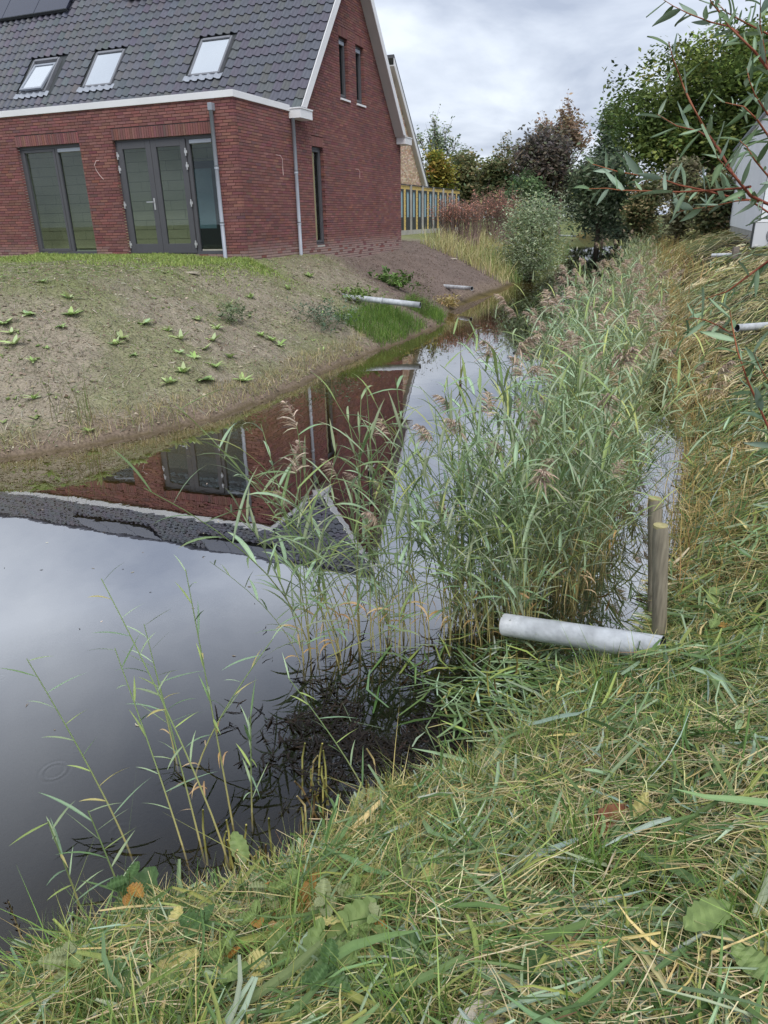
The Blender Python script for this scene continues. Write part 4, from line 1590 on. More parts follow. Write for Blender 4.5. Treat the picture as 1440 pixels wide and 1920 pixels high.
FGL = []
for k in range(10):
    V, F = leaf_shape(random.uniform(0.10, 0.21), random.uniform(0.0034, 0.0062), random.uniform(0.3, 1.1), random.uniform(-0.1, 0.8), random.uniform(-0.8, 0.8), fold=0.4)
    c = pick(reed_greens, reed_gw, 1, 0.06)[0]
    cc = np.repeat(c[None], len(V), 0)
    cc[1::3] *= 1.2
    me = npmesh('leaf', V, F, cc, False)
    me.materials.append(M_reed)
    FGL.append((V, F, cc, me))


# loose reeds in the foreground water, one by one
def explicit_reed(ub, vb, ut, vt, ztip, nleaf, bend, dryn, label, zb_=-0.1, first=0.30, r=0.0046):
    b_ = un(ub, vb, 0.0)
    t_ = un(ut, vt, ztip)
    k = np.linspace(0, 1, 9)
    P = (b_[None] * (1 - k[:, None]) + t_[None] * k[:, None])
    P[:, :2] = b_[:2] + (t_ - b_)[:2] * (k[:, None] ** bend)
    P[:, 2] = zb_ + (ztip - zb_) * k
    P = P - np.array([b_[0], b_[1], zb_])
    root = empty('reed_plant', (b_[0], b_[1], zb_))
    V, F, C = stem_mesh(P, r)
    link('stem', npmesh('stem', V, F, C, True), M_stalk, root)
    az = random.uniform(0, 6)
    nleaf = nleaf + 4
    for i in range(nleaf):
        t = first + (0.99 - first) * i / max(nleaf - 1, 1)
        p = np.array([np.interp(t, k, P[:, j]) for j in range(3)])
        az += math.pi + random.uniform(-0.6, 0.6)
        lib = DRYV if i < dryn else FGL
        o = link('leaf', random.choice(lib)[3], None, root)
        s = random.uniform(0.45, 0.7) if i < dryn else random.uniform(0.8, 1.15)
        o.location = p
        o.rotation_euler = (random.uniform(-0.2, 0.2), random.uniform(-0.3, 0.2), az)
        o.scale = (s, s, s)
    return tag(root, label, 'reed', 'loose reeds in the foreground water')


explicit_reed(430, 1610, 190, 1085, 0.95, 9, 1.5, 2, 'tallest foreground reed leaning left, its tip over the pale reflected sky')
explicit_reed(440, 1560, 348, 1068, 0.92, 9, 1.2, 3, 'upright foreground reed just right of the tallest leaning one')
explicit_reed(245, 1590, 50, 1235, 0.55, 7, 1.6, 0, 'thin foreground reed bending far left over dark water')
explicit_reed(350, 1600, 215, 1215, 0.62, 6, 1.3, 0, 'short foreground reed left of the tallest leaning one')
explicit_reed(380, 1590, 290, 1250, 0.60, 7, 1.2, 4, 'foreground reed with curled pale dry leaves')
explicit_reed(360, 1440, 510, 1200, 0.50, 5, 1.5, 1, 'pale bent foreground stem rising to the right')
explicit_reed(470, 1530, 470, 1340, 0.42, 7, 1.2, 0, 'small leafy foreground reed close to the bank')
explicit_reed(150, 1690, 90, 1540, 0.35, 6, 1.2, 0, 'small reed with spread leaves at the lower left shore')
explicit_reed(240, 1700, 165, 1520, 0.40, 6, 1.3, 0, 'second small reed at the lower left shore')
explicit_reed(700, 1500, 540, 1270, 0.30, 6, 1.8, 0, 'low arching reed above the dark floating debris')
explicit_reed(330, 1420, 270, 1170, 0.5, 6, 1.5, 1, 'fine foreground reed behind the tallest leaning one')
explicit_reed(640, 1245, 510, 900, 0.98, 6, 1.2, 0, 'left outermost reed of the front clump, with a bare slanting stem')

# cattail
ct = un(1045 - 190 + 0, 1010, 0.0)
ct = np.array([*un(858, 960, 0.0)[:2], 0.0])
root = empty('cattail', (ct[0], ct[1], -0.1))
V, F = tube([(0, 0, 0), (0.0, 0.01, 0.7), (-0.01, 0.02, 1.55)], [0.005, 0.0045, 0.002], 6)
link('stalk', npmesh('stalk', V, F, np.repeat(s2l((186, 160, 118))[None], len(V), 0), True), M_stalk, root)
V, F = tube([(-0.004, 0.015, 1.12), (-0.005, 0.016, 1.14), (-0.006, 0.017, 1.24), (-0.006, 0.017, 1.26)], [0.004, 0.011, 0.011, 0.003], 8)
link('seed_head', npmesh('seed_head', V, F, np.repeat(s2l((66, 46, 36))[None], len(V), 0), True), M_stalk, root)
tag(root, 'single dry cattail with dark brown head at the left edge of the reeds', 'cattail')

b_ = un(42, 1760, 0.0)
root = empty('budded_stem', (b_[0], b_[1], -0.08))
V, F = tube([(0, 0, 0), (-0.005, 0.0, 0.12), (-0.012, 0.0, 0.26)], [0.004, 0.0035, 0.002], 6)
link('stalk', npmesh('stalk', V, F, np.repeat(s2l((150, 134, 96))[None], len(V), 0), True), M_stalk, root)
for k in range(16):
    z = 0.10 + k * 0.010
    a = k * 2.4
    V, F = tube([(0, 0, 0), (0.006 * math.cos(a), 0.006 * math.sin(a), 0.006), (0.011 * math.cos(a), 0.011 * math.sin(a), 0.016)], [0.001, 0.0032, 0.0008], 5)
    link('bud', npmesh('bud', V + np.array([-0.004 - 0.02 * k / 16, 0, z]), F, np.repeat(s2l((58, 46, 34))[None], len(V), 0), True), M_stalk, root)
tag(root, 'dark budded water stem at the far lower left', 'water plant')

# ------------------------------------------------------------------ right bank: mown litter, fringes
YAWC = math.atan2(CF[1], CF[0])


def wedge(n, r0, r1, half=0.72, power=1.0):
    r = np.sqrt(rng.uniform(r0 * r0, r1 * r1, n)) if power == 1.0 else r0 + (r1 - r0) * rng.uniform(0, 1, n) ** power
    a = YAWC + rng.uniform(-half, half, n)
    return CAM[0] + r * np.cos(a), CAM[1] + r * np.sin(a)


LW = hit(560, 1790)


def litter(n, r0, r1, Lr, Wr, pal, w, lift, power=1.0, up=0.0, maxd=-0.05, mind=60, k=4, swath=0.7, curl=0.14, strawy=1.0, fold=0):
    x, y = wedge(int(n * 4.2), r0, r1, power=power)
    z, sd, left = terrain(x, y)
    dpatch = fbm(x * 2.0, y * 2.0, 71)
    ok = (~left) & (sd > maxd) & (sd < mind) & (rng.uniform(size=x.shape) < np.clip(0.25 + 2.8 * (fbm(x * 3.1, y * 3.1, 63) - 0.32), 0.08, 1)) & ((((x - LW[0]) / 0.30) ** 2 + ((y - LW[1]) / 0.24) ** 2 > 1) | (rng.uniform(size=x.shape) < 0.22))
    x, y, sd = x[ok][:n], y[ok][:n], sd[ok][:n]
    m = len(x)
    L = rng.uniform(*Lr, m)
    W = rng.uniform(*Wr, m)
    az = 6.283 * fbm(x * 0.7, y * 0.7, 81) * 1.3 + rng.normal(0, swath, m) + (rng.uniform(size=m) < 0.3) * rng.uniform(0, 6.28, m)
    t = np.linspace(-0.5, 0.5, k)
    cur = rng.normal(0, curl, m)
    a = az[:, None] + cur[:, None] * t[None] * 2
    px = x[:, None] + L[:, None] * t[None] * np.cos(a)
    py = y[:, None] + L[:, None] * t[None] * np.sin(a)
    hz = np.maximum(H(px.ravel(), py.ravel()).reshape(m, k), 0.004)
    h0 = lift * rng.uniform(0, 1, m) ** 1.5 * np.clip(0.25 + sd / 0.6, 0.2, 1.0) * (0.35 + 1.1 * fbm(x * 3.3, y * 3.3, 57))
    tilt = rng.normal(0, 0.16 + up, m) * L
    pz = hz + 0.01 + h0[:, None] + np.abs(tilt)[:, None] * (0.5 + np.sign(tilt)[:, None] * t[None]) - 0.25 * L[:, None] * curl * t[None] ** 2
    P = np.stack([px, py, np.maximum(pz, hz + 0.003)], 2)
    prof_ = np.interp(np.linspace(0, 1, k), [0, 0.2, 0.6, 1], [0.6, 1.0, 0.9, 0.08])
    roll = rng.normal(0, 0.6, m)
    S = np.stack([-np.sin(az) * np.cos(roll), np.cos(az) * np.cos(roll), np.sin(roll)], 1)
    V, F = strips3(P, W[:, None] * prof_[None], S, fold) if fold else strips(P, W[:, None] * prof_[None], S)
    patch = fbm(x * 1.6, y * 1.6, 91)
    c = pick(pal, w, m, 0.14)
    straw = pick([(212, 196, 148), (192, 176, 126), (228, 214, 172)], [1, 1, 1], m, 0.1)
    sel = rng.uniform(size=m) < np.clip((patch - 0.46) * 3.0, 0, 0.65) * strawy
    c[sel] = straw[sel]
    if fold:
        cr = np.repeat(c, k * 3, 0)
        cr[1::3] *= 1.18
        return V, F, cr
    return V, F, np.repeat(c, k * 2, 0)


pal_thin = [(174, 170, 108), (138, 148, 84), (214, 200, 150), (98, 116, 60), (230, 218, 174), (192, 180, 116), (128, 100, 70)]
w_thin = [4, 3.5, 4, 3, 3, 3.5, 1.2]
pal_wide = [(124, 147, 106), (102, 127, 78), (154, 172, 140), (76, 101, 52), (148, 158, 88), (210, 194, 136), (172, 188, 168)]
w_wide = [4, 4, 2.2, 3.5, 3.2, 0.5, 0.8]
parts = [litter(27000, 0.7, 3.2, (0.06, 0.30), (0.0009, 0.0021), pal_thin, w_thin, 0.145, power=0.75),
         litter(40000, 3.0, 8.0, (0.08, 0.32), (0.0014, 0.0030), pal_thin, w_thin, 0.12, power=0.8),
         litter(30000, 8.0, 22.0, (0.12, 0.36), (0.003, 0.0065), [(168, 166, 114), (136, 146, 90), (206, 194, 148), (100, 118, 68), (218, 206, 166), (184, 174, 118), (130, 104, 76)], w_thin, 0.14, power=0.9, swath=1.3),
         litter(12000, 20.0, 60.0, (0.3, 0.7), (0.010, 0.022), pal_thin, w_thin, 0.16)]
V, F, C = merge(parts)
o = link('mown_grass', npmesh('mown_grass', V, F, C), M_litter, kind='stuff')
tag(o, 'thin mown grass and straw covering the right bank', 'grass')
parts = [litter(8200, 0.7, 3.2, (0.12, 0.34), (0.0024, 0.0078), pal_wide, w_wide, 0.13, power=0.75, up=0.06, k=5, strawy=0.0, fold=0.5),
         litter(260, 0.9, 3.4, (0.22, 0.40), (0.009, 0.014), pal_wide, [5, 4, 4, 2, 1, 0.2, 2], 0.16, power=0.75, up=0.05, k=5, strawy=0, fold=0.4),
         litter(13000, 3.0, 9.0, (0.16, 0.40), (0.0040, 0.0095), pal_wide, w_wide, 0.15, power=0.8, up=0.05, k=5, strawy=0.3),
         litter(5000, 9.0, 24.0, (0.25, 0.5), (0.007, 0.013), pal_wide, w_wide, 0.16, power=0.9, k=4)]
V, F, C = merge(parts)
o = link('cut_reed_leaves', npmesh('cut_reed_leaves', V, F, C, False), M_litter, kind='stuff')
tag(o, 'broad blue green cut reed leaves strewn over the right bank', 'grass')


def fringe(n, r0, r1, d0, d1, hr, wr, pal, wt, left_side=False, lean=0.5, power=0.8, mask=None, half=0.72, area=None):
    if area:
        x, y = rng.uniform(area[0], area[1], n * 5), rng.uniform(area[2], area[3], n * 5)
    else:
        x, y = wedge(n * 14, r0, r1, half=half, power=power)
    z, sd, left = terrain(x, y)
    ok = (left == left_side) & (sd > d0) & (sd < d1)
    if mask is not None:
        ok &= mask(x, y, sd)
    x, y, z = x[ok][:n], y[ok][:n], np.maximum(z[ok][:n], -0.03)
    m = len(x)
    return upright(x, y, z, rng.uniform(*hr, m), rng.uniform(*wr, m), pal, wt, lean)


pal_fr = [(150, 152, 92), (122, 138, 80), (188, 170, 110), (100, 120, 68), (204, 188, 134)]
def tuft_pts(n, spread, rr=(0.9, 4.2)):
    cx, cy = wedge(400, *rr, power=0.8)
    zc, sdc, lc = terrain(cx, cy)
    k = (~lc) & (sdc > 0.05) & (sdc < 3.5)
    cx, cy = cx[k][:70], cy[k][:70]
    i = rng.integers(len(cx), size=n)
    return cx[i] + rng.normal(0, spread, n), cy[i] + rng.normal(0, spread, n)


tx, ty = tuft_pts(5200, 0.045)
tuft = upright(tx, ty, H(tx, ty), rng.uniform(0.08, 0.30, len(tx)), rng.uniform(0.0016, 0.0042, len(tx)), [(116, 144, 74), (98, 126, 60), (140, 162, 88), (164, 170, 100)], [3, 3, 2, 1], 0.9)
strip_w = fringe(2600, 4.0, 26, -0.62, 0.02, (0.15, 0.55), (0.0016, 0.0034), [(190, 166, 112), (160, 140, 92), (140, 142, 88), (112, 92, 62), (202, 182, 132)], [3, 3, 3, 2, 2], lean=0.8, mask=lambda x, y, s: (y > -9.7) & (y < 12) & (rng.uniform(size=x.shape) < 0.12 + 0.88 * sm(-0.5, 0.0, s)))
parts = [tuft, strip_w, fringe(5000, 0.8, 4.5, -0.06, 0.5, (0.06, 0.24), (0.0012, 0.003), pal_fr, [3, 3, 3, 3, 2], lean=0.8),
         fringe(4000, 0.8, 3.0, 0.3, 2.5, (0.05, 0.20), (0.0012, 0.003), pal_fr, [3, 4, 2, 4, 1], lean=0.9),
         fringe(7000, 4.0, 24, -0.15, 0.45, (0.12, 0.42), (0.002, 0.004), [(196, 170, 112), (176, 146, 92), (150, 140, 84), (206, 184, 130), (132, 106, 70)], [4, 3, 2, 3, 2], lean=0.7, mask=lambda x, y, s: y > -9.9),
         fringe(3500, 20, 60, -0.5, 1.2, (0.3, 0.8), (0.006, 0.012), [(186, 160, 106), (150, 146, 92), (168, 136, 88)], [3, 3, 2], lean=0.5)]
V, F, C = merge(parts)
o = link('bank_grass', npmesh('bank_grass', V, F, C), M_litter, kind='stuff')
tag(o, 'upright grass and straw tufts fringing the right water edge', 'grass')

# stubs of cut reeds in the shallows
stub_pal = s2l(np.array([(176, 168, 96), (150, 148, 84), (190, 172, 120), (120, 100, 64)]))
stubm = []
for k in range(8):
    h = random.uniform(0.07, 0.2)
    V, F = tube([(0, 0, -0.15), (0.01 * random.uniform(-1, 1), 0, h * 0.5), (0.02 * random.uniform(-1, 1), 0.01, h)], [0.0045, 0.0045, 0.0042], 6)
    me = npmesh('cut_reed_stub', V, F, np.repeat(stub_pal[k % 4][None], len(V), 0), True)
    me.materials.append(M_stalk)
    stubm.append(me)
stub_px = []
for (u0, u1, v0, v1, n, g) in ((560, 780, 1430, 1560, 26, 'cut reed stub at the water edge below the dark floating debris'), (1060, 1130, 1270, 1330, 14, 'cut reed stub in the clump below the thick pale pipe'), (860, 1050, 1210, 1400, 22, 'cut reed stub among the cut leaves left of the thick pale pipe'), (380, 520, 1560, 1640, 14, 'cut reed stub among the foreground reeds at the shore')):
    for _ in range(n):
        p = hit(random.uniform(u0, u1), random.uniform(v0, v1))
        o = bpy.data.objects.new('cut_reed_stub', random.choice(stubm))
        COL.objects.link(o)
        o.location = (p[0], p[1], max(p[2] - 0.02, -0.02))
        o.rotation_euler = (random.gauss(0, 0.12), random.gauss(0, 0.12), random.uniform(0, 6))
        tag(o, g, 'reed stub', g.replace('cut reed stub', 'cut reed stubs'))


# floating dark debris and cut leaves on the water
def floating(n, fn, Lr, Wr, pal, w, zr=(0.002, 0.012)):
    x, y = fn(n)
    m = len(x)
    L = rng.uniform(*Lr, m)
    az = rng.uniform(0, 6.28, m)
    t = np.linspace(-0.5, 0.5, 3)
    cu = rng.normal(0, 0.4, m)
    a = az[:, None] + cu[:, None] * t[None]
    P = np.stack([x[:, None] + L[:, None] * t * np.cos(a), y[:, None] + L[:, None] * t * np.sin(a), np.repeat(rng.uniform(*zr, m)[:, None], 3, 1)], 2)
    S = np.stack([-np.sin(az), np.cos(az), rng.normal(0, 0.15, m)], 1)
    W = rng.uniform(*Wr, m)[:, None] * np.array([0.6, 1.0, 0.2])[None]
    V, F = strips(P, W, S)
    return V, F, np.repeat(pick(pal, w, m, 0.2), 6, 0)


def debris_pts(n):
    P = np.array([un(rng.normal(720, 115), rng.normal(1375, 62), 0)[:2] for _ in range(n)])
    k = fbm(P[:, 0] * 5, P[:, 1] * 5, 101) > 0.46
    P = P[k]
    return P[:, 0], P[:, 1]


def cut_pts(n):
    P = np.array([un(rng.normal(985, 115), rng.normal(1290, 52), 0)[:2] for _ in range(n)])
    return P[:, 0], P[:, 1]


def specks(n):
    x = rng.uniform(2.5, 8.8, n)
    y = rng.uniform(-12.5, 6, n)
    z, sd, l = terrain(x, y)
    k = sd < -0.05
    return x[k], y[k]


V, F, C = floating(2100, debris_pts, (0.02, 0.12), (0.0015, 0.006), [(40, 34, 30), (30, 27, 25), (58, 48, 40)], [3, 3, 1], (0.001, 0.02))
o = link('floating_debris', npmesh('floating_debris', V, F, C), M_litter, kind='stuff')
tag(o, 'dark rotting plant debris floating before the front reeds', 'debris')
V, F, C = floating(420, cut_pts, (0.12, 0.40), (0.003, 0.008), pal_wide, w_wide, (0.004, 0.07))
o = link('floating_reed_leaves', npmesh('floating_reed_leaves', V, F, C), M_litter, kind='stuff')
tag(o, 'cut reed leaves floating beside the thick pale pipe', 'reed leaves')
V, F, C = floating(420, specks, (0.008, 0.035), (0.002, 0.006), [(206, 196, 170), (60, 50, 40), (150, 130, 96)], [3, 3, 2], (0.002, 0.004))
o = link('water_specks', npmesh('water_specks', V, F, C), M_litter, kind='stuff')
tag(o, 'small scattered specks and bits drifting on the water', 'debris')


# ------------------------------------------------------------------ foreground broad leaves
def broad_leaf(L, w, serr, fold, curl, c0, c1, vein):
    """toothed leaf with ribs; lies in the xy plane along +x"""
    n = 13
    t = np.linspace(0, 1, n)
    half = w * np.sin(np.clip(t * 0.93 + 0.05, 0, 1) * math.pi) ** 0.75
    V, C = [], []
    for i in range(n):
        x = L * t[i]
        z0 = curl * L * (t[i] - 0.5) ** 2
        tooth = serr * w * (1 if i % 2 else -1) * 0.5
        for k, q in enumerate((-1, -0.5, 0, 0.5, 1)):
            yy_ = q * (half[i] + (tooth if abs(q) == 1 else 0)) if 0 < i < n - 1 else q * 0.003
            rib = 0.0025 * (1 if (i % 2) else -1) * (abs(q) > 0.1)
            V.append((x + abs(q) * -0.05 * L * 0, yy_, z0 + fold * abs(q) * half[i] + rib))
            c = c0 * (1 - 0.5 * (0.5 + 0.5 * math.sin(i * 1.7 + k))) + c1 * 0.5 * (0.5 + 0.5 * math.sin(i * 1.7 + k))
            if q == 0:
                c = vein
            C.append(c)
    F = []
    for i in range(n - 1):
        for k in range(4):
            F.append((i * 5 + k, (i + 1) * 5 + k, (i + 1) * 5 + k + 1, i * 5 + k + 1))
    return np.array(V), np.array(F), np.array(C)


leaf_specs = [  # u, v, length px, az(deg image), tone, label
    (600, 1668, 70, -20, 'o', 'orange fallen leaf with brown edge nearest the water'),
    (590, 1720, 75, 80, 'b', 'folded golden brown leaf standing among the grass'),
    (530, 1745, 60, 100, 'b', 'dull brown leaf left of the folded golden one'),
    (620, 1790, 55, -30, 'y', 'small yellow leaf below the folded golden one'),
    (540, 1790, 65, 160, 'o', 'torn orange leaf under a broad reed blade'),
    (690, 1682, 55, 30, 'y', 'pale yellow green leaf right of the orange leaf'),
    (805, 1690, 48, 60, 'y', 'pale yellow leaf at the middle of the foreground grass'),
    (770, 1685, 45, 70, 'g', 'dull green leaf beside the pale yellow middle leaf'),
    (665, 1790, 90, 35, 'G', 'large ribbed green leaf at the bottom centre'),
    (640, 1860, 75, -30, 'G', 'glossy green leaf below the large ribbed leaf'),
    (590, 1840, 80, 70, 'G', 'broad green leaf left of the large ribbed leaf'),
    (525, 1830, 75, 85, 'G', 'narrow upright green leaf near the bottom'),
    (350, 1815, 95, 75, 'D', 'dark green pleated leaf at the lower left'),
    (340, 1870, 75, 20, 'y', 'crumpled cream leaf below the dark pleated leaf'),
    (300, 1900, 85, 10, 'G', 'pale ribbed green leaf at the bottom edge'),
    (262, 1690, 85, 65, 'D', 'ribbed dark green leaf at the water edge on the left'),
    (235, 1735, 65, 120, 'D', 'drooping dark leaf under the ribbed one at the water edge'),
    (420, 1745, 65, 20, 'G', 'green leaf tip poking from the grass left of the brown leaves'),
    (345, 1770, 80, 170, 'D', 'wide dark leaf above the dark pleated leaf'),
    (490, 1690, 75, 30, 'G', 'long green leaf leaning over the straw near the water'),
    (380, 1735, 60, 60, 'g', 'grey green leaf in the litter near the water'),
    (240, 1890, 70, 140, 'D', 'dark glossy leaf at the bottom left'),
    (1310, 1800, 80, 20, 'G', 'large soft green leaf lying at the lower right'),
    (1400, 1880, 70, -60, 'G', 'round green leaf at the bottom right corner'),
    (700, 1510, 80, -10, 'g', 'pale limp leaf lying at the water edge'),
    (1140, 1590, 75, 20, 'r', 'rusty red brown leaf in the middle of the right bank'),
    (1190, 1575, 50, 40, 'y', 'yellow mottled leaf beside the rusty leaf'),
    (1330, 1240, 60, 30, 'G', 'nettle green leaf right of the wooden posts'),
    (1340, 1150, 55, 80, 'G', 'upright green leaf high right of the wooden posts'),
    (450, 1600, 60, 120, 'G', 'pale green leaf standing on a stalk by the water'),
    (760, 1860, 70, 60, 'D', 'dark leaf sunk in the grass at the bottom centre'),
    (1000, 1880, 80, 20, 'D', 'dark leaf in the shade of broad blades at the bottom'),
]
tones = {'o': ((206, 166, 112), (164, 118, 74)), 'b': ((176, 132, 66), (140, 100, 52)), 'y': ((204, 194, 128), (176, 168, 96)), 'g': ((150, 158, 116), (130, 138, 92)),
         'G': ((132, 152, 92), (104, 126, 72)), 'D': ((84, 112, 66), (66, 92, 54)), 'r': ((140, 92, 62), (110, 66, 44))}
for (u, v, lp, az, tn, lb) in leaf_specs:
    p = hit(u, v)
    D = np.linalg.norm(p - CAM)
    L = lp * D / 1250.0
    V, F, C = broad_leaf(L, L * random.uniform(0.22, 0.31), 0.16, random.uniform(-0.15, 0.35), random.uniform(-0.5, 0.5), s2l(tones[tn][0]), s2l(tones[tn][1]), s2l(tones[tn][0]) * 1.15)
    V = V - np.array([L / 2, 0, 0])
    o = link('broad_leaf', npmesh('broad_leaf', V, F, C, False), M_leaf)
    o.location = (p[0], p[1], p[2] + 0.02 + random.uniform(0.09, 0.14) * min(1.0, max(p[2], 0.0) / 0.35))
    up_tilt = random.uniform(0.1, 0.6)
    o.rotation_euler = (random.uniform(-0.4, 0.4), -up_tilt, math.radians(az) + 0.378)
    tag(o, lb, 'leaf', 'broad leaves in the foreground litter')

weed_specs = [(480, 1780, 'G', 'mid green leafy weed in the lower left leaf patch, centre left'), (540, 1705, 'G', 'upper green leafy weed of the lower left leaf patch'), (605, 1765, 'g', 'dull green leafy weed at the heart of the lower left leaf patch'), (660, 1720, 'G', 'upper right leafy weed of the lower left leaf patch'), (700, 1800, 'G', 'right leafy weed of the lower left leaf patch'), (610, 1900, 'D', 'dark leafy weed at the bottom edge of the leaf patch'), (470, 1890, 'G', 'leafy weed at the bottom edge left of the leaf patch'), (385, 1800, 'D', 'dark leafy weed between the patch and the pleated leaf'), (250, 1720, 'D', 'dark leafy weed at the water edge, leftmost'), (330, 1790, 'D', 'dark ribbed leafy weed at the lower left'), (420, 1850, 'G', 'green leafy weed at the bottom between dark and brown leaves'), (560, 1850, 'G', 'green leafy weed below the golden brown leaf'), (500, 1720, 'g', 'dull leafy weed under the straw near the water'),
              (650, 1830, 'G', 'large green leafy weed at the bottom centre'), (140, 1860, 'g', 'pale leafy weed at the bottom left corner'), (1330, 1210, 'G', 'nettle-like weed to the right of the wooden posts'), (1170, 1480, 'D', 'dark leafy weed in the middle of the right bank')]
for (u, v, tn, lb) in weed_specs:
    p = hit(u, v)
    root = empty('leafy_weed', (p[0], p[1], p[2]))
    D = np.linalg.norm(p - CAM)
    hs = random.uniform(0.15, 0.22)
    V, F = tube([(0, 0, -0.02), (0.01, 0.0, hs * 0.6), (0.02, 0.01, hs)], [0.0025, 0.002, 0.0012], 5)
    link('stem', npmesh('stem', V, F, np.repeat(s2l((120, 126, 76))[None], len(V), 0), True), M_stalk, root)
    for k in range(8):
        L = random.uniform(0.045, 0.085)
        tn2 = tn if random.random() < 0.8 else random.choice('Ggyb')
        V, F, C = broad_leaf(L, L * random.uniform(0.28, 0.38), 0.18, random.uniform(0.0, 0.4), random.uniform(-0.6, 0.2), s2l(tones[tn2][0]), s2l(tones[tn2][1]), s2l(tones[tn2][0]) * 1.2)
        o = link('leaf', npmesh('leaf', V, F, C), M_leaf, root)
        o.location = (0.02 * k / 8, 0.0, hs * (0.35 + 0.65 * k / 8))
        o.rotation_euler = (random.uniform(-0.4, 0.4), random.uniform(-0.6, 0.35), k * 2.4 + random.uniform(-0.4, 0.4))
    tag(root, lb, 'weed')

# ------------------------------------------------------------------ left bank vegetation
def bank_grass_mask(x, y, sd):
    g = fbm(x * 0.9, y * 0.9, 51)
    top = sm(1.8, 3.8, sd)
    dk = sm(1.5, 4.0, y + 0.9 * (x - 1.5))
    pr_ = np.clip(0.34 + 0.66 * sm(0.38, 0.58, g) + 0.75 * top, 0, 1) * (1 - 0.95 * dk)
    return rng.uniform(size=x.shape) < pr_ ** 1.3


pal_lg = [(132, 152, 88), (112, 132, 72), (152, 166, 102), (158, 152, 110), (98, 114, 66)]
near_bank = (-7.0, 3.7, -9.5, 5.5)
parts = [fringe(120000, 5, 26, 0.05, 9, (0.012, 0.05), (0.0025, 0.0055), pal_lg, [3, 3, 3, 3, 2], True, 0.9, 1.0, bank_grass_mask, area=near_bank),
         fringe(26000, 10, 24, 2.0, 9, (0.04, 0.11), (0.006, 0.013), [(150, 168, 92), (132, 152, 80), (166, 178, 108)], [2, 2, 1], True, 0.8, 1.0, lambda x, y, s: (rng.uniform(size=x.shape) < sm(-3.2, -0.6, y + 2.4 * (fbm(x * 1.3, y * 1.3, 5) - 0.5)) * sm(1.2, -0.6, x + 1.2 * (fbm(x * 2, y * 2, 8) - 0.5)) * (0.35 + 0.65 * sm(-0.9, -0.2, y))), area=(-9, 1.5, -3.6, 0.05)),
         fringe(3500, 10, 26, 0.0, 1.1, (0.10, 0.34), (0.003, 0.006), [(100, 130, 58), (84, 116, 50), (120, 146, 70)], [3, 3, 2], True, 0.6, 1.0, area=(2.4, 3.8, -0.9, 1.7)),
         fringe(1800, 10, 26, 0.0, 0.9, (0.12, 0.32), (0.003, 0.006), [(104, 134, 60), (88, 120, 52), (124, 150, 72)], [3, 3, 2], True, 0.6, 1.0, area=(2.6, 3.8, 2.3, 3.9)),
         fringe(6000, 8, 22, 0.02, 0.45, (0.05, 0.18), (0.003, 0.005), [(176, 164, 122), (140, 138, 94), (190, 178, 142)], [3, 2, 2], True, 0.9, 1.0, lambda x, y, s: fbm(x * 1.5, y * 1.5, 15) > 0.5, area=(0, 3.8, -9.6, 0))]
V, F, C = merge(parts)
o = link('bank_turf', npmesh('bank_turf', V, F, C), M_litter, kind='stuff')
tag(o, 'short patchy grass on the soil bank before the brick house', 'grass')
# tall yellow grass along the far left bank
parts = [fringe(9000, 25, 62, 0.0, 3.2, (0.3, 0.9), (0.008, 0.014), [(190, 180, 132), (172, 166, 114), (146, 152, 96), (204, 194, 150)], [3, 3, 3, 2], True, 0.6, 1.2, lambda x, y, s: (y > 12.5) & (y < 45) & (x > -3.5)),
         fringe(5000, 26, 60, -0.3, 1.2, (0.4, 0.95), (0.010, 0.016), [(128, 146, 90), (112, 134, 80), (150, 158, 96)], [3, 3, 2], True, 0.4, 1.2, lambda x, y, s: y > 14)]
V, F, C = merge(parts)
o = link('tall_grass', npmesh('tall_grass', V, F, C), M_litter, kind='stuff')
tag(o, 'tall yellow grass on the far left bank before the willow shrub', 'grass')

# soil clods and stones
x, y = rng.uniform(-7, 4, 190000), rng.uniform(-10, 13, 190000)
z, sd, left = terrain(x, y)
ok = left & (sd > 0.02) & (sd < 6) & ~((x < 0.1) & (y > -0.1) & (y < 10.1)) & (y < 14)
x, y, z = x[ok][:52000], y[ok][:52000], z[ok][:52000]
m = len(x)
r = 0.005 + 0.020 * rng.uniform(0, 1, m) ** 5
octv = np.array([(1, 0, 0), (-1, 0, 0), (0, 1, 0), (0, -1, 0), (0, 0, 1), (0, 0, -0.6)])
octf = np.array([(0, 2, 4), (2, 1, 4), (1, 3, 4), (3, 0, 4)])
jit = 1 + 0.45 * rng.standard_normal((m, 6, 3))
V = (np.stack([x, y, z + 0.002], 1)[:, None, :] + r[:, None, None] * octv[None] * jit * np.array([1.2, 1.2, 0.8])).reshape(-1, 3)
F = (np.arange(m)[:, None, None] * 6 + octf[None]).reshape(-1, 3)
dk = sm(1.5, 4.0, y + 0.9 * (x - 1.5))[:, None]
c = pick([(140, 128, 110), (114, 102, 88), (158, 146, 126), (188, 178, 160)], [4, 4, 2.0, 0.5], m, 0.12) * (1 - dk) + pick([(104, 90, 82), (90, 78, 72), (122, 108, 98)], [3, 3, 1], m, 0.1) * dk
o = link('soil_clods', npmesh('soil_clods', V, F, np.repeat(c, 6, 0)), M_soilclod, kind='stuff')
tag(o, 'loose soil clods and pebbles on the left bank', 'soil')


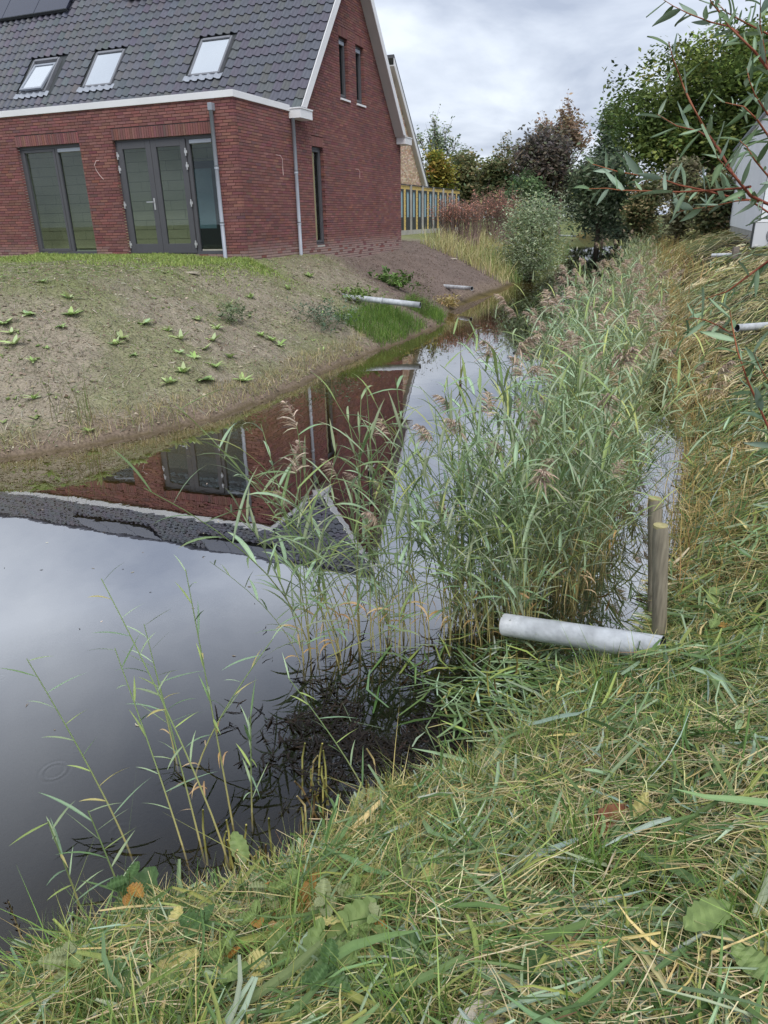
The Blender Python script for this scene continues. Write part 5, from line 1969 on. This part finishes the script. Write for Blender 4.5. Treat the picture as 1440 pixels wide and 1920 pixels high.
# dead plant fibres strewn over the left bank
x, y = rng.uniform(-7, 4, 150000), rng.uniform(-10, 6, 150000)
z, sd, left = terrain(x, y)
dk = sm(1.5, 4.0, y + 0.9 * (x - 1.5))
ok = left & (sd > 0.05) & (sd < 7) & ~((x < 0.1) & (y > -0.1)) & (rng.uniform(size=x.shape) < 1 - 0.8 * dk)
x, y = x[ok][:46000], y[ok][:46000]
m = len(x)
az = rng.uniform(0, 6.28, m)
L = rng.uniform(0.03, 0.13, m)
t = np.linspace(-0.5, 0.5, 3)
px = x[:, None] + L[:, None] * t * np.cos(az)[:, None]
py = y[:, None] + L[:, None] * t * np.sin(az)[:, None]
pz = H(px.ravel(), py.ravel()).reshape(m, 3) + rng.uniform(0.003, 0.025, m)[:, None]
V, F = strips(np.stack([px, py, pz], 2), rng.uniform(0.0015, 0.0035, m)[:, None] * np.array([0.7, 1, 0.4]), np.stack([-np.sin(az), np.cos(az), rng.normal(0, 0.5, m)], 1))
c = pick([(170, 164, 146), (146, 142, 120), (128, 138, 98), (92, 84, 74), (196, 190, 172)], [3, 4, 5, 3, 1], m, 0.15)
o = link('dead_fibres', npmesh('dead_fibres', V, F, np.repeat(c, 6, 0)), M_litter, kind='stuff')
tag(o, 'fine dead plant fibres strewn over the soil bank', 'litter')


# rosette weeds
def rosette(n, L, w, pal, up):
    parts = []
    for i in range(n):
        a = 6.28 * i / n + random.uniform(-0.3, 0.3)
        V, F = leaf_shape(L * random.uniform(0.6, 1.1), w * random.uniform(0.8, 1.2), up * random.uniform(0.5, 1.3), random.uniform(0.4, 1.1), random.uniform(-0.3, 0.3))
        parts.append((rotz(V, a), F, pick(pal, [1] * len(pal), 1, 0.1)[0]))
    return merge(parts)


pal_ro = [(178, 198, 132), (160, 184, 116), (190, 206, 150)]
ROS = []
for k in range(6):
    V, F, C = rosette(random.randint(7, 11), random.uniform(0.11, 0.17), random.uniform(0.018, 0.030), pal_ro, random.uniform(0.5, 0.9))
    me = npmesh('weed_rosette', V, F, C, True)
    me.materials.append(M_leaf)
    ROS.append(me)
ros_px = [(28, 646, 1.3, 'broad'), (8, 610, 1.2, ''), (55, 592, 1.4, ''), (22, 625, .9, ''), (65, 750, 1.0, ''), (270, 608, 1.4, ''), (315, 622, 1.0, ''), (340, 638, 1.3, ''), (218, 648, 1.1, ''), (228, 636, 1.0, ''), (400, 640, 1.5, ''), (432, 672, 1.2, ''),
          (385, 655, 1.0, ''), (408, 618, 1.1, ''), (345, 700, 1.2, ''), (385, 715, 1.5, ''), (318, 720, 1.1, ''), (455, 716, 1.1, ''), (335, 662, .9, ''), (365, 672, 1.0, ''), (510, 640, 1.1, ''), (525, 650, 1.3, ''), (490, 632, 1.1, ''), (250, 668, .8, ''),
          (130, 560, 1.2, ''), (115, 615, 1.0, ''), (135, 592, 1.1, ''), (62, 680, .9, ''), (170, 810, .8, ''), (405, 690, .9, ''), (372, 602, .9, ''), (540, 545, 1.0, ''), (470, 560, .9, ''), (580, 520, 1.1, ''), (80, 530, 1.0, ''), (430, 575, .9, '')]
for i, (u, v, s, _) in enumerate(ros_px):
    p = hit(u, v)
    o = bpy.data.objects.new('weed_rosette', random.choice(ROS))
    COL.objects.link(o)
    o.location = (p[0], p[1], p[2] + 0.005)
    o.rotation_euler = (random.uniform(-0.15, 0.15), random.uniform(-0.15, 0.15), random.uniform(0, 6.28))
    o.scale = (s * 1.12 * random.uniform(0.7, 1.2), s * 1.12, s * random.uniform(0.8, 1.3))
    where = 'left part' if u < 180 else ('middle part' if u < 360 else 'right part')
    where2 = 'upper' if v < 625 else ('mid slope' if v < 690 else 'lower')
    tag(o, f'light green leafy weed rosette on the {where2} {where} of the soil bank', 'weed', f'weed rosettes, {where2} {where} of the soil bank')


x, y = rng.uniform(-6, 3.4, 5000), rng.uniform(-9, 2, 5000)
z, sd, left = terrain(x, y)
ok = left & (sd > 0.3) & (sd < 5.5) & (fbm(x * 0.8, y * 0.8, 19) > 0.47) & ~((x < 0.1) & (y > -0.1))
parts = []
for xx, yy_, zz in zip(x[ok][:520], y[ok][:520], z[ok][:520]):
    me_ = random.choice(ROS)
    parts.append((float(xx), float(yy_), float(zz)))
RG = [rosette(random.randint(4, 6), random.uniform(0.045, 0.075), random.uniform(0.008, 0.014), [(170, 190, 122), (150, 172, 106), (140, 156, 100)], random.uniform(0.5, 1.0)) for _ in range(8)]
geo_ = []
for (xx, yy_, zz) in parts:
    V, F, C = random.choice(RG)
    geo_.append((rotz(V * random.uniform(0.6, 1.3), random.uniform(0, 6.28)) + np.array([xx, yy_, zz + 0.004]), F, C * random.uniform(0.8, 1.15)))
V, F, C = merge(geo_)
o = link('seedlings', npmesh('seedlings', V, F, C), M_leaf, kind='stuff')
tag(o, 'tiny green seedlings dotted over the soil bank', 'seedlings')


def bush(name, u, v, hw, h, pal, w, n, size, label, per=8, cat='plant'):
    p = hit(u, v)
    root = empty(name, tuple(p))
    P = rng.standard_normal((n, 3)) * np.array([hw, hw, h * 0.33]) + np.array([0, 0, h * 0.5])
    P[:, 2] = np.clip(P[:, 2], 0.03, h * 1.2)
    V, F, C = leaf_cloud(P, per, hw * 0.16, size, pick(pal, w, n, 0.15), 0.35)
    link('foliage', npmesh('foliage', V, F, C), M_leaf, root)
    parts = []
    for i in range(9):
        tp = P[rng.integers(n)]
        parts.append(tube([(0, 0, -0.03), tp * 0.5 + (0, 0, 0.02), tp], [0.006, 0.004, 0.002], 4, False))
    V, F, _ = merge(parts)
    link('stems', npmesh('stems', V, F, np.repeat(s2l((110, 116, 80))[None], len(V), 0)), M_stalk, root)
    return tag(root, label, cat)


bush('mugwort_plant', 605, 612, 0.30, 0.42, [(92, 112, 88), (78, 98, 74), (112, 130, 106)], [3, 2, 2], 120, 0.035, 'bluish feathery plant left of the long pale pipe')
bush('dock_plant', 738, 537, 0.22, 0.35, [(96, 126, 62), (116, 146, 78), (80, 108, 54)], [2, 2, 2], 70, 0.075, 'leafy green dock plant above the long pale pipe')
bush('dark_weed', 792, 590, 0.16, 0.75, [(96, 92, 66), (84, 84, 58), (110, 104, 72)], [2, 2, 1], 80, 0.025, 'dark spindly weed at the mouth of the long pale pipe')
bush('straw_tuft', 840, 575, 0.18, 0.26, [(196, 180, 128), (178, 160, 106)], [2, 2], 90, 0.045, 'pale straw tuft between the two left pipes')
bush('grey_weed', 435, 605, 0.16, 0.30, [(126, 140, 104), (110, 124, 92)], [2, 2], 60, 0.035, 'wispy grey green weed high on the soil bank')
bush('low_herb', 660, 560, 0.25, 0.2, [(104, 128, 64), (122, 146, 78)], [2, 2], 80, 0.05, 'low green herb at the buried end of the long pale pipe')
# wiry dry stems near the lower left of the bank
for (u, v, lb) in ((150, 790, 'wiry thin stems growing low on the soil bank at the left'), (300, 800, 'small wispy grass clump by the muddy edge'), (570, 690, 'wispy dry stems at the shore below the feathery plant')):
    p = hit(u, v)
    m = 26 if u == 150 else 18
    V, F, C = upright(rng.normal(0, 0.16, m), rng.normal(0, 0.16, m), np.zeros(m), rng.uniform(0.25, 0.95 if u == 150 else 0.45, m), np.full(m, 0.004), [(120, 112, 78), (104, 116, 70), (148, 132, 96)], [2, 2, 1], 0.35, 5)
    o = link('wiry_weed', npmesh('wiry_weed', V, F, C), M_litter, None, tuple(p))
    tag(o, lb, 'weed')

# rubble and boards beyond the house
for i, (u, v, dx, ln, lb) in enumerate(((865, 436, 0.5, 1.3, 'flat pale board on the soil heap near the tall grass'), (905, 442, 0.9, 0.9, 'second pale board right of the flat one'), (845, 441, 0.2, 0.7, 'short pale board nearest the brick gable'), (873, 415, 1.2, 2.0, 'slanting pale board leaning before the ruddy shrub'))):
    p = hit(u, v)
    o = box_obj('loose_board', [(-ln / 2, ln / 2, -0.10, 0.10, 0, 0.03)], M_plank, None, (p[0], p[1], p[2] + 0.05), dx, bevel=0.004)
    o.rotation_euler = (0.1, 0.35 if i == 3 else random.uniform(-0.1, 0.1), dx)
    tag(o, lb, 'board')
p = hit(876, 440)
V, F = tube([(0, 0, 0), (0, 0, 0.02), (0, 0, 0.38), (0, 0, 0.45)], [0.08, 0.08, 0.06, 0.04], 12)
tag(link('orange_marker', npmesh('orange_marker', V, F, None, True), mat_plain('orange_plastic', (214, 150, 128), 0.6), None, tuple(p)), 'faded orange marker standing at the soil heap', 'marker')
for i, (u, v) in enumerate(((360, 515), (850, 487), (958, 487))):
    p = hit(u, v)
    V, F = boxes([(-0.14, 0.14, -0.05, 0.05, 0, 0.03)])
    V = V * (1 + 0.12 * rng.standard_normal(V.shape))
    tag(link('stone_chip', npmesh('stone_chip', V, F), M_plank, None, (p[0], p[1], p[2] + 0.01), 0.6 * i), ['pale stone chip on the grassy bank top', 'pale chip on the dark soil mound', 'small white chip near the tall grass'][i], 'stone')

# ------------------------------------------------------------------ willow twigs at the right
wil = tag(empty('willow_shrub', (10.35, -12.55, float(H(np.array([10.35]), np.array([-12.55]))[0]))), 'willow with red twigs and narrow leaves reaching in from the right', 'willow')
W0 = np.array(wil.location)
WLV = []
for k in range(8):
    L = random.uniform(0.055, 0.095)
    V, F = leaf_shape(L, L * random.uniform(0.085, 0.12), random.uniform(-0.1, 0.5), random.uniform(-0.2, 0.9), random.uniform(-0.8, 0.8))
    # fold the blade along its midrib
    n = len(V) // 2
    mid_ = (V[0::2] + V[1::2]) / 2
    V2 = np.stack([V[0::2] + (0, 0, 0.0015), mid_ - (0, 0, 0.002), V[1::2] + (0, 0, 0.0015)], 1).reshape(-1, 3)
    F2 = []
    for i in range(n - 1):
        F2 += [(3 * i, 3 * i + 1, 3 * i + 4, 3 * i + 3), (3 * i + 1, 3 * i + 2, 3 * i + 5, 3 * i + 4)]
    c = pick([(112, 136, 100), (126, 150, 116), (96, 120, 84), (156, 172, 148), (140, 160, 134)], [3, 3, 3, 2, 2], 1, 0.06)[0]
    C = np.repeat(c[None], len(V2), 0)
    C[1::3] *= 1.2
    me = npmesh('leaf', V2, np.array(F2), C, True)
    me.materials.append(M_reed)
    WLV.append(me)
twigs = [
    (1.62, [(1475, 396), (1434, 380), (1407, 367), (1373, 325), (1348, 280), (1329, 255), (1315, 230), (1295, 192), (1282, 164), (1273, 139), (1262, 111), (1254, 80)], 3.4, 0.55),
    (1.60, [(1407, 350), (1390, 353), (1330, 357), (1276, 360), (1207, 358), (1165, 357), (1137, 353), (1104, 354)], 2.6, 0.7),
    (1.66, [(1434, 380), (1368, 369), (1312, 355), (1273, 347), (1245, 337), (1207, 330), (1159, 322), (1112, 308), (1104, 303)], 2.4, 0.7),
    (1.75, [(1475, 170), (1440, 130), (1415, 97), (1393, 75), (1368, 50), (1351, 25), (1334, 5), (1326, -12)], 3.0, 0.9),
    (1.78, [(1385, 62), (1368, 50), (1334, 42), (1290, 25), (1262, 11), (1240, -3)], 2.0, 0.8),
    (1.85, [(1475, 90), (1440, 64), (1400, 44), (1360, 22), (1340, 0), (1325, -20)], 2.2, 0.9),
    (1.80, [(1450, 160), (1437, 117), (1425, 47), (1426, -6)], 2.6, 0.7),
    (1.62, [(1335, 262), (1310, 246), (1268, 236), (1240, 219), (1232, 214)], 1.8, 0.75),
    (1.55, [(1373, 325), (1356, 308), (1345, 296), (1342, 280)], 1.6, 0.8),
    (1.72, [(1475, 300), (1445, 262), (1420, 225), (1395, 200), (1372, 195), (1350, 190)], 2.4, 1.0),
    (1.70, [(1475, 345), (1440, 330), (1415, 300), (1400, 275), (1385, 262)], 2.4, 1.0),
    (1.58, [(1475, 245), (1440, 215), (1415, 178), (1405, 150), (1400, 128)], 2.2, 1.0),
    (1.66, [(1475, 425), (1440, 398), (1405, 375), (1380, 377), (1340, 386), (1290, 393), (1268, 398)], 2.2, 0.9),
    (1.55, [(1470, 470), (1440, 490), (1403, 517), (1363, 547), (1335, 556), (1318, 562)], 3.0, 0.6),
    (1.50, [(1470, 880), (1440, 800), (1403, 717), (1383, 660), (1373, 613), (1368, 580)], 2.8, 0.8),
    (1.52, [(1376, 630), (1350, 612), (1322, 600), (1300, 596), (1284, 600)], 1.8, 1.1),
    (1.48, [(1475, 770), (1445, 720), (1425, 690), (1412, 660)], 1.8, 1.0),
]
for (D, px, rmm, dens) in twigs:
    pts = np.array([at(u, v, D + 0.02 * math.sin(i * 1.7)) for i, (u, v) in enumerate(px)])
    loc = pts[0]
    V, F = tube(pts - loc, np.linspace(rmm * 1.0, rmm * 0.28, len(pts)) / 1000.0, 6)
    t = np.linspace(0, 1, len(pts))
    cc = (s2l((128, 62, 48))[None] * (1 - t[:, None]) + s2l((158, 104, 70))[None] * t[:, None])
    cc = np.concatenate([np.repeat(cc, 6, 0), cc[:1], cc[-1:]])
    br = link('branch', npmesh('branch', V, F, cc, True), M_stalk, wil)
    br.location = loc - W0
    seg = np.linalg.norm(np.diff(pts, axis=0), axis=1)
    cum = np.concatenate([[0], np.cumsum(seg)])
    s = 0.015
    side = 1
    while s < cum[-1]:
        p = np.array([np.interp(s, cum, pts[:, j]) for j in range(3)])
        q = np.array([np.interp(min(s + 0.02, cum[-1]), cum, pts[:, j]) for j in range(3)])
        d = q - p if np.linalg.norm(q - p) > 1e-6 else pts[-1] - pts[-2]
        d = d / np.linalg.norm(d)
        rnd = np.array([random.gauss(0, 1) for _ in range(3)])
        sd_ = np.cross(d, rnd)
        sd_ /= np.linalg.norm(sd_)
        ld = d * random.uniform(0.2, 0.9) + sd_ * 0.9 + np.array([0, 0, random.uniform(-0.35, 0.45)])
        ld /= np.linalg.norm(ld)
        upv = np.array([0, 0, 1.0]) + 0.7 * np.array([random.gauss(0, 1) for _ in range(3)])
        yv = np.cross(upv, ld)
        yv /= np.linalg.norm(yv)
        zv = np.cross(ld, yv)
        o = bpy.data.objects.new('leaf', random.choice(WLV))
        COL.objects.link(o)
        o.parent = br
        k = random.uniform(0.5, 0.9)
        o.matrix_local = Matrix(((ld[0] * k, yv[0] * k, zv[0] * k, p[0] - loc[0]), (ld[1] * k, yv[1] * k, zv[1] * k, p[1] - loc[1]), (ld[2] * k, yv[2] * k, zv[2] * k, p[2] - loc[2]), (0, 0, 0, 1)))
        s += random.uniform(0.007, 0.018) / dens
# stems that carry the twigs, standing right of the view
for e in (at(1475, 396, 1.62), at(1475, 300, 1.72), at(1475, 90, 1.85), at(1470, 880, 1.5)):
    m = (np.array([0.0, 0.0, 0.0]) + (e - W0)) / 2 + np.array([0.12, 0.05, 0.1])
    V, F = tube([(0, 0, -0.2), m * 0.6, m, e - W0], [0.016, 0.012, 0.008, 0.004], 7)
    link('stem', npmesh('stem', V, F, np.repeat(s2l((120, 78, 60))[None], len(V), 0), True), M_stalk, wil)
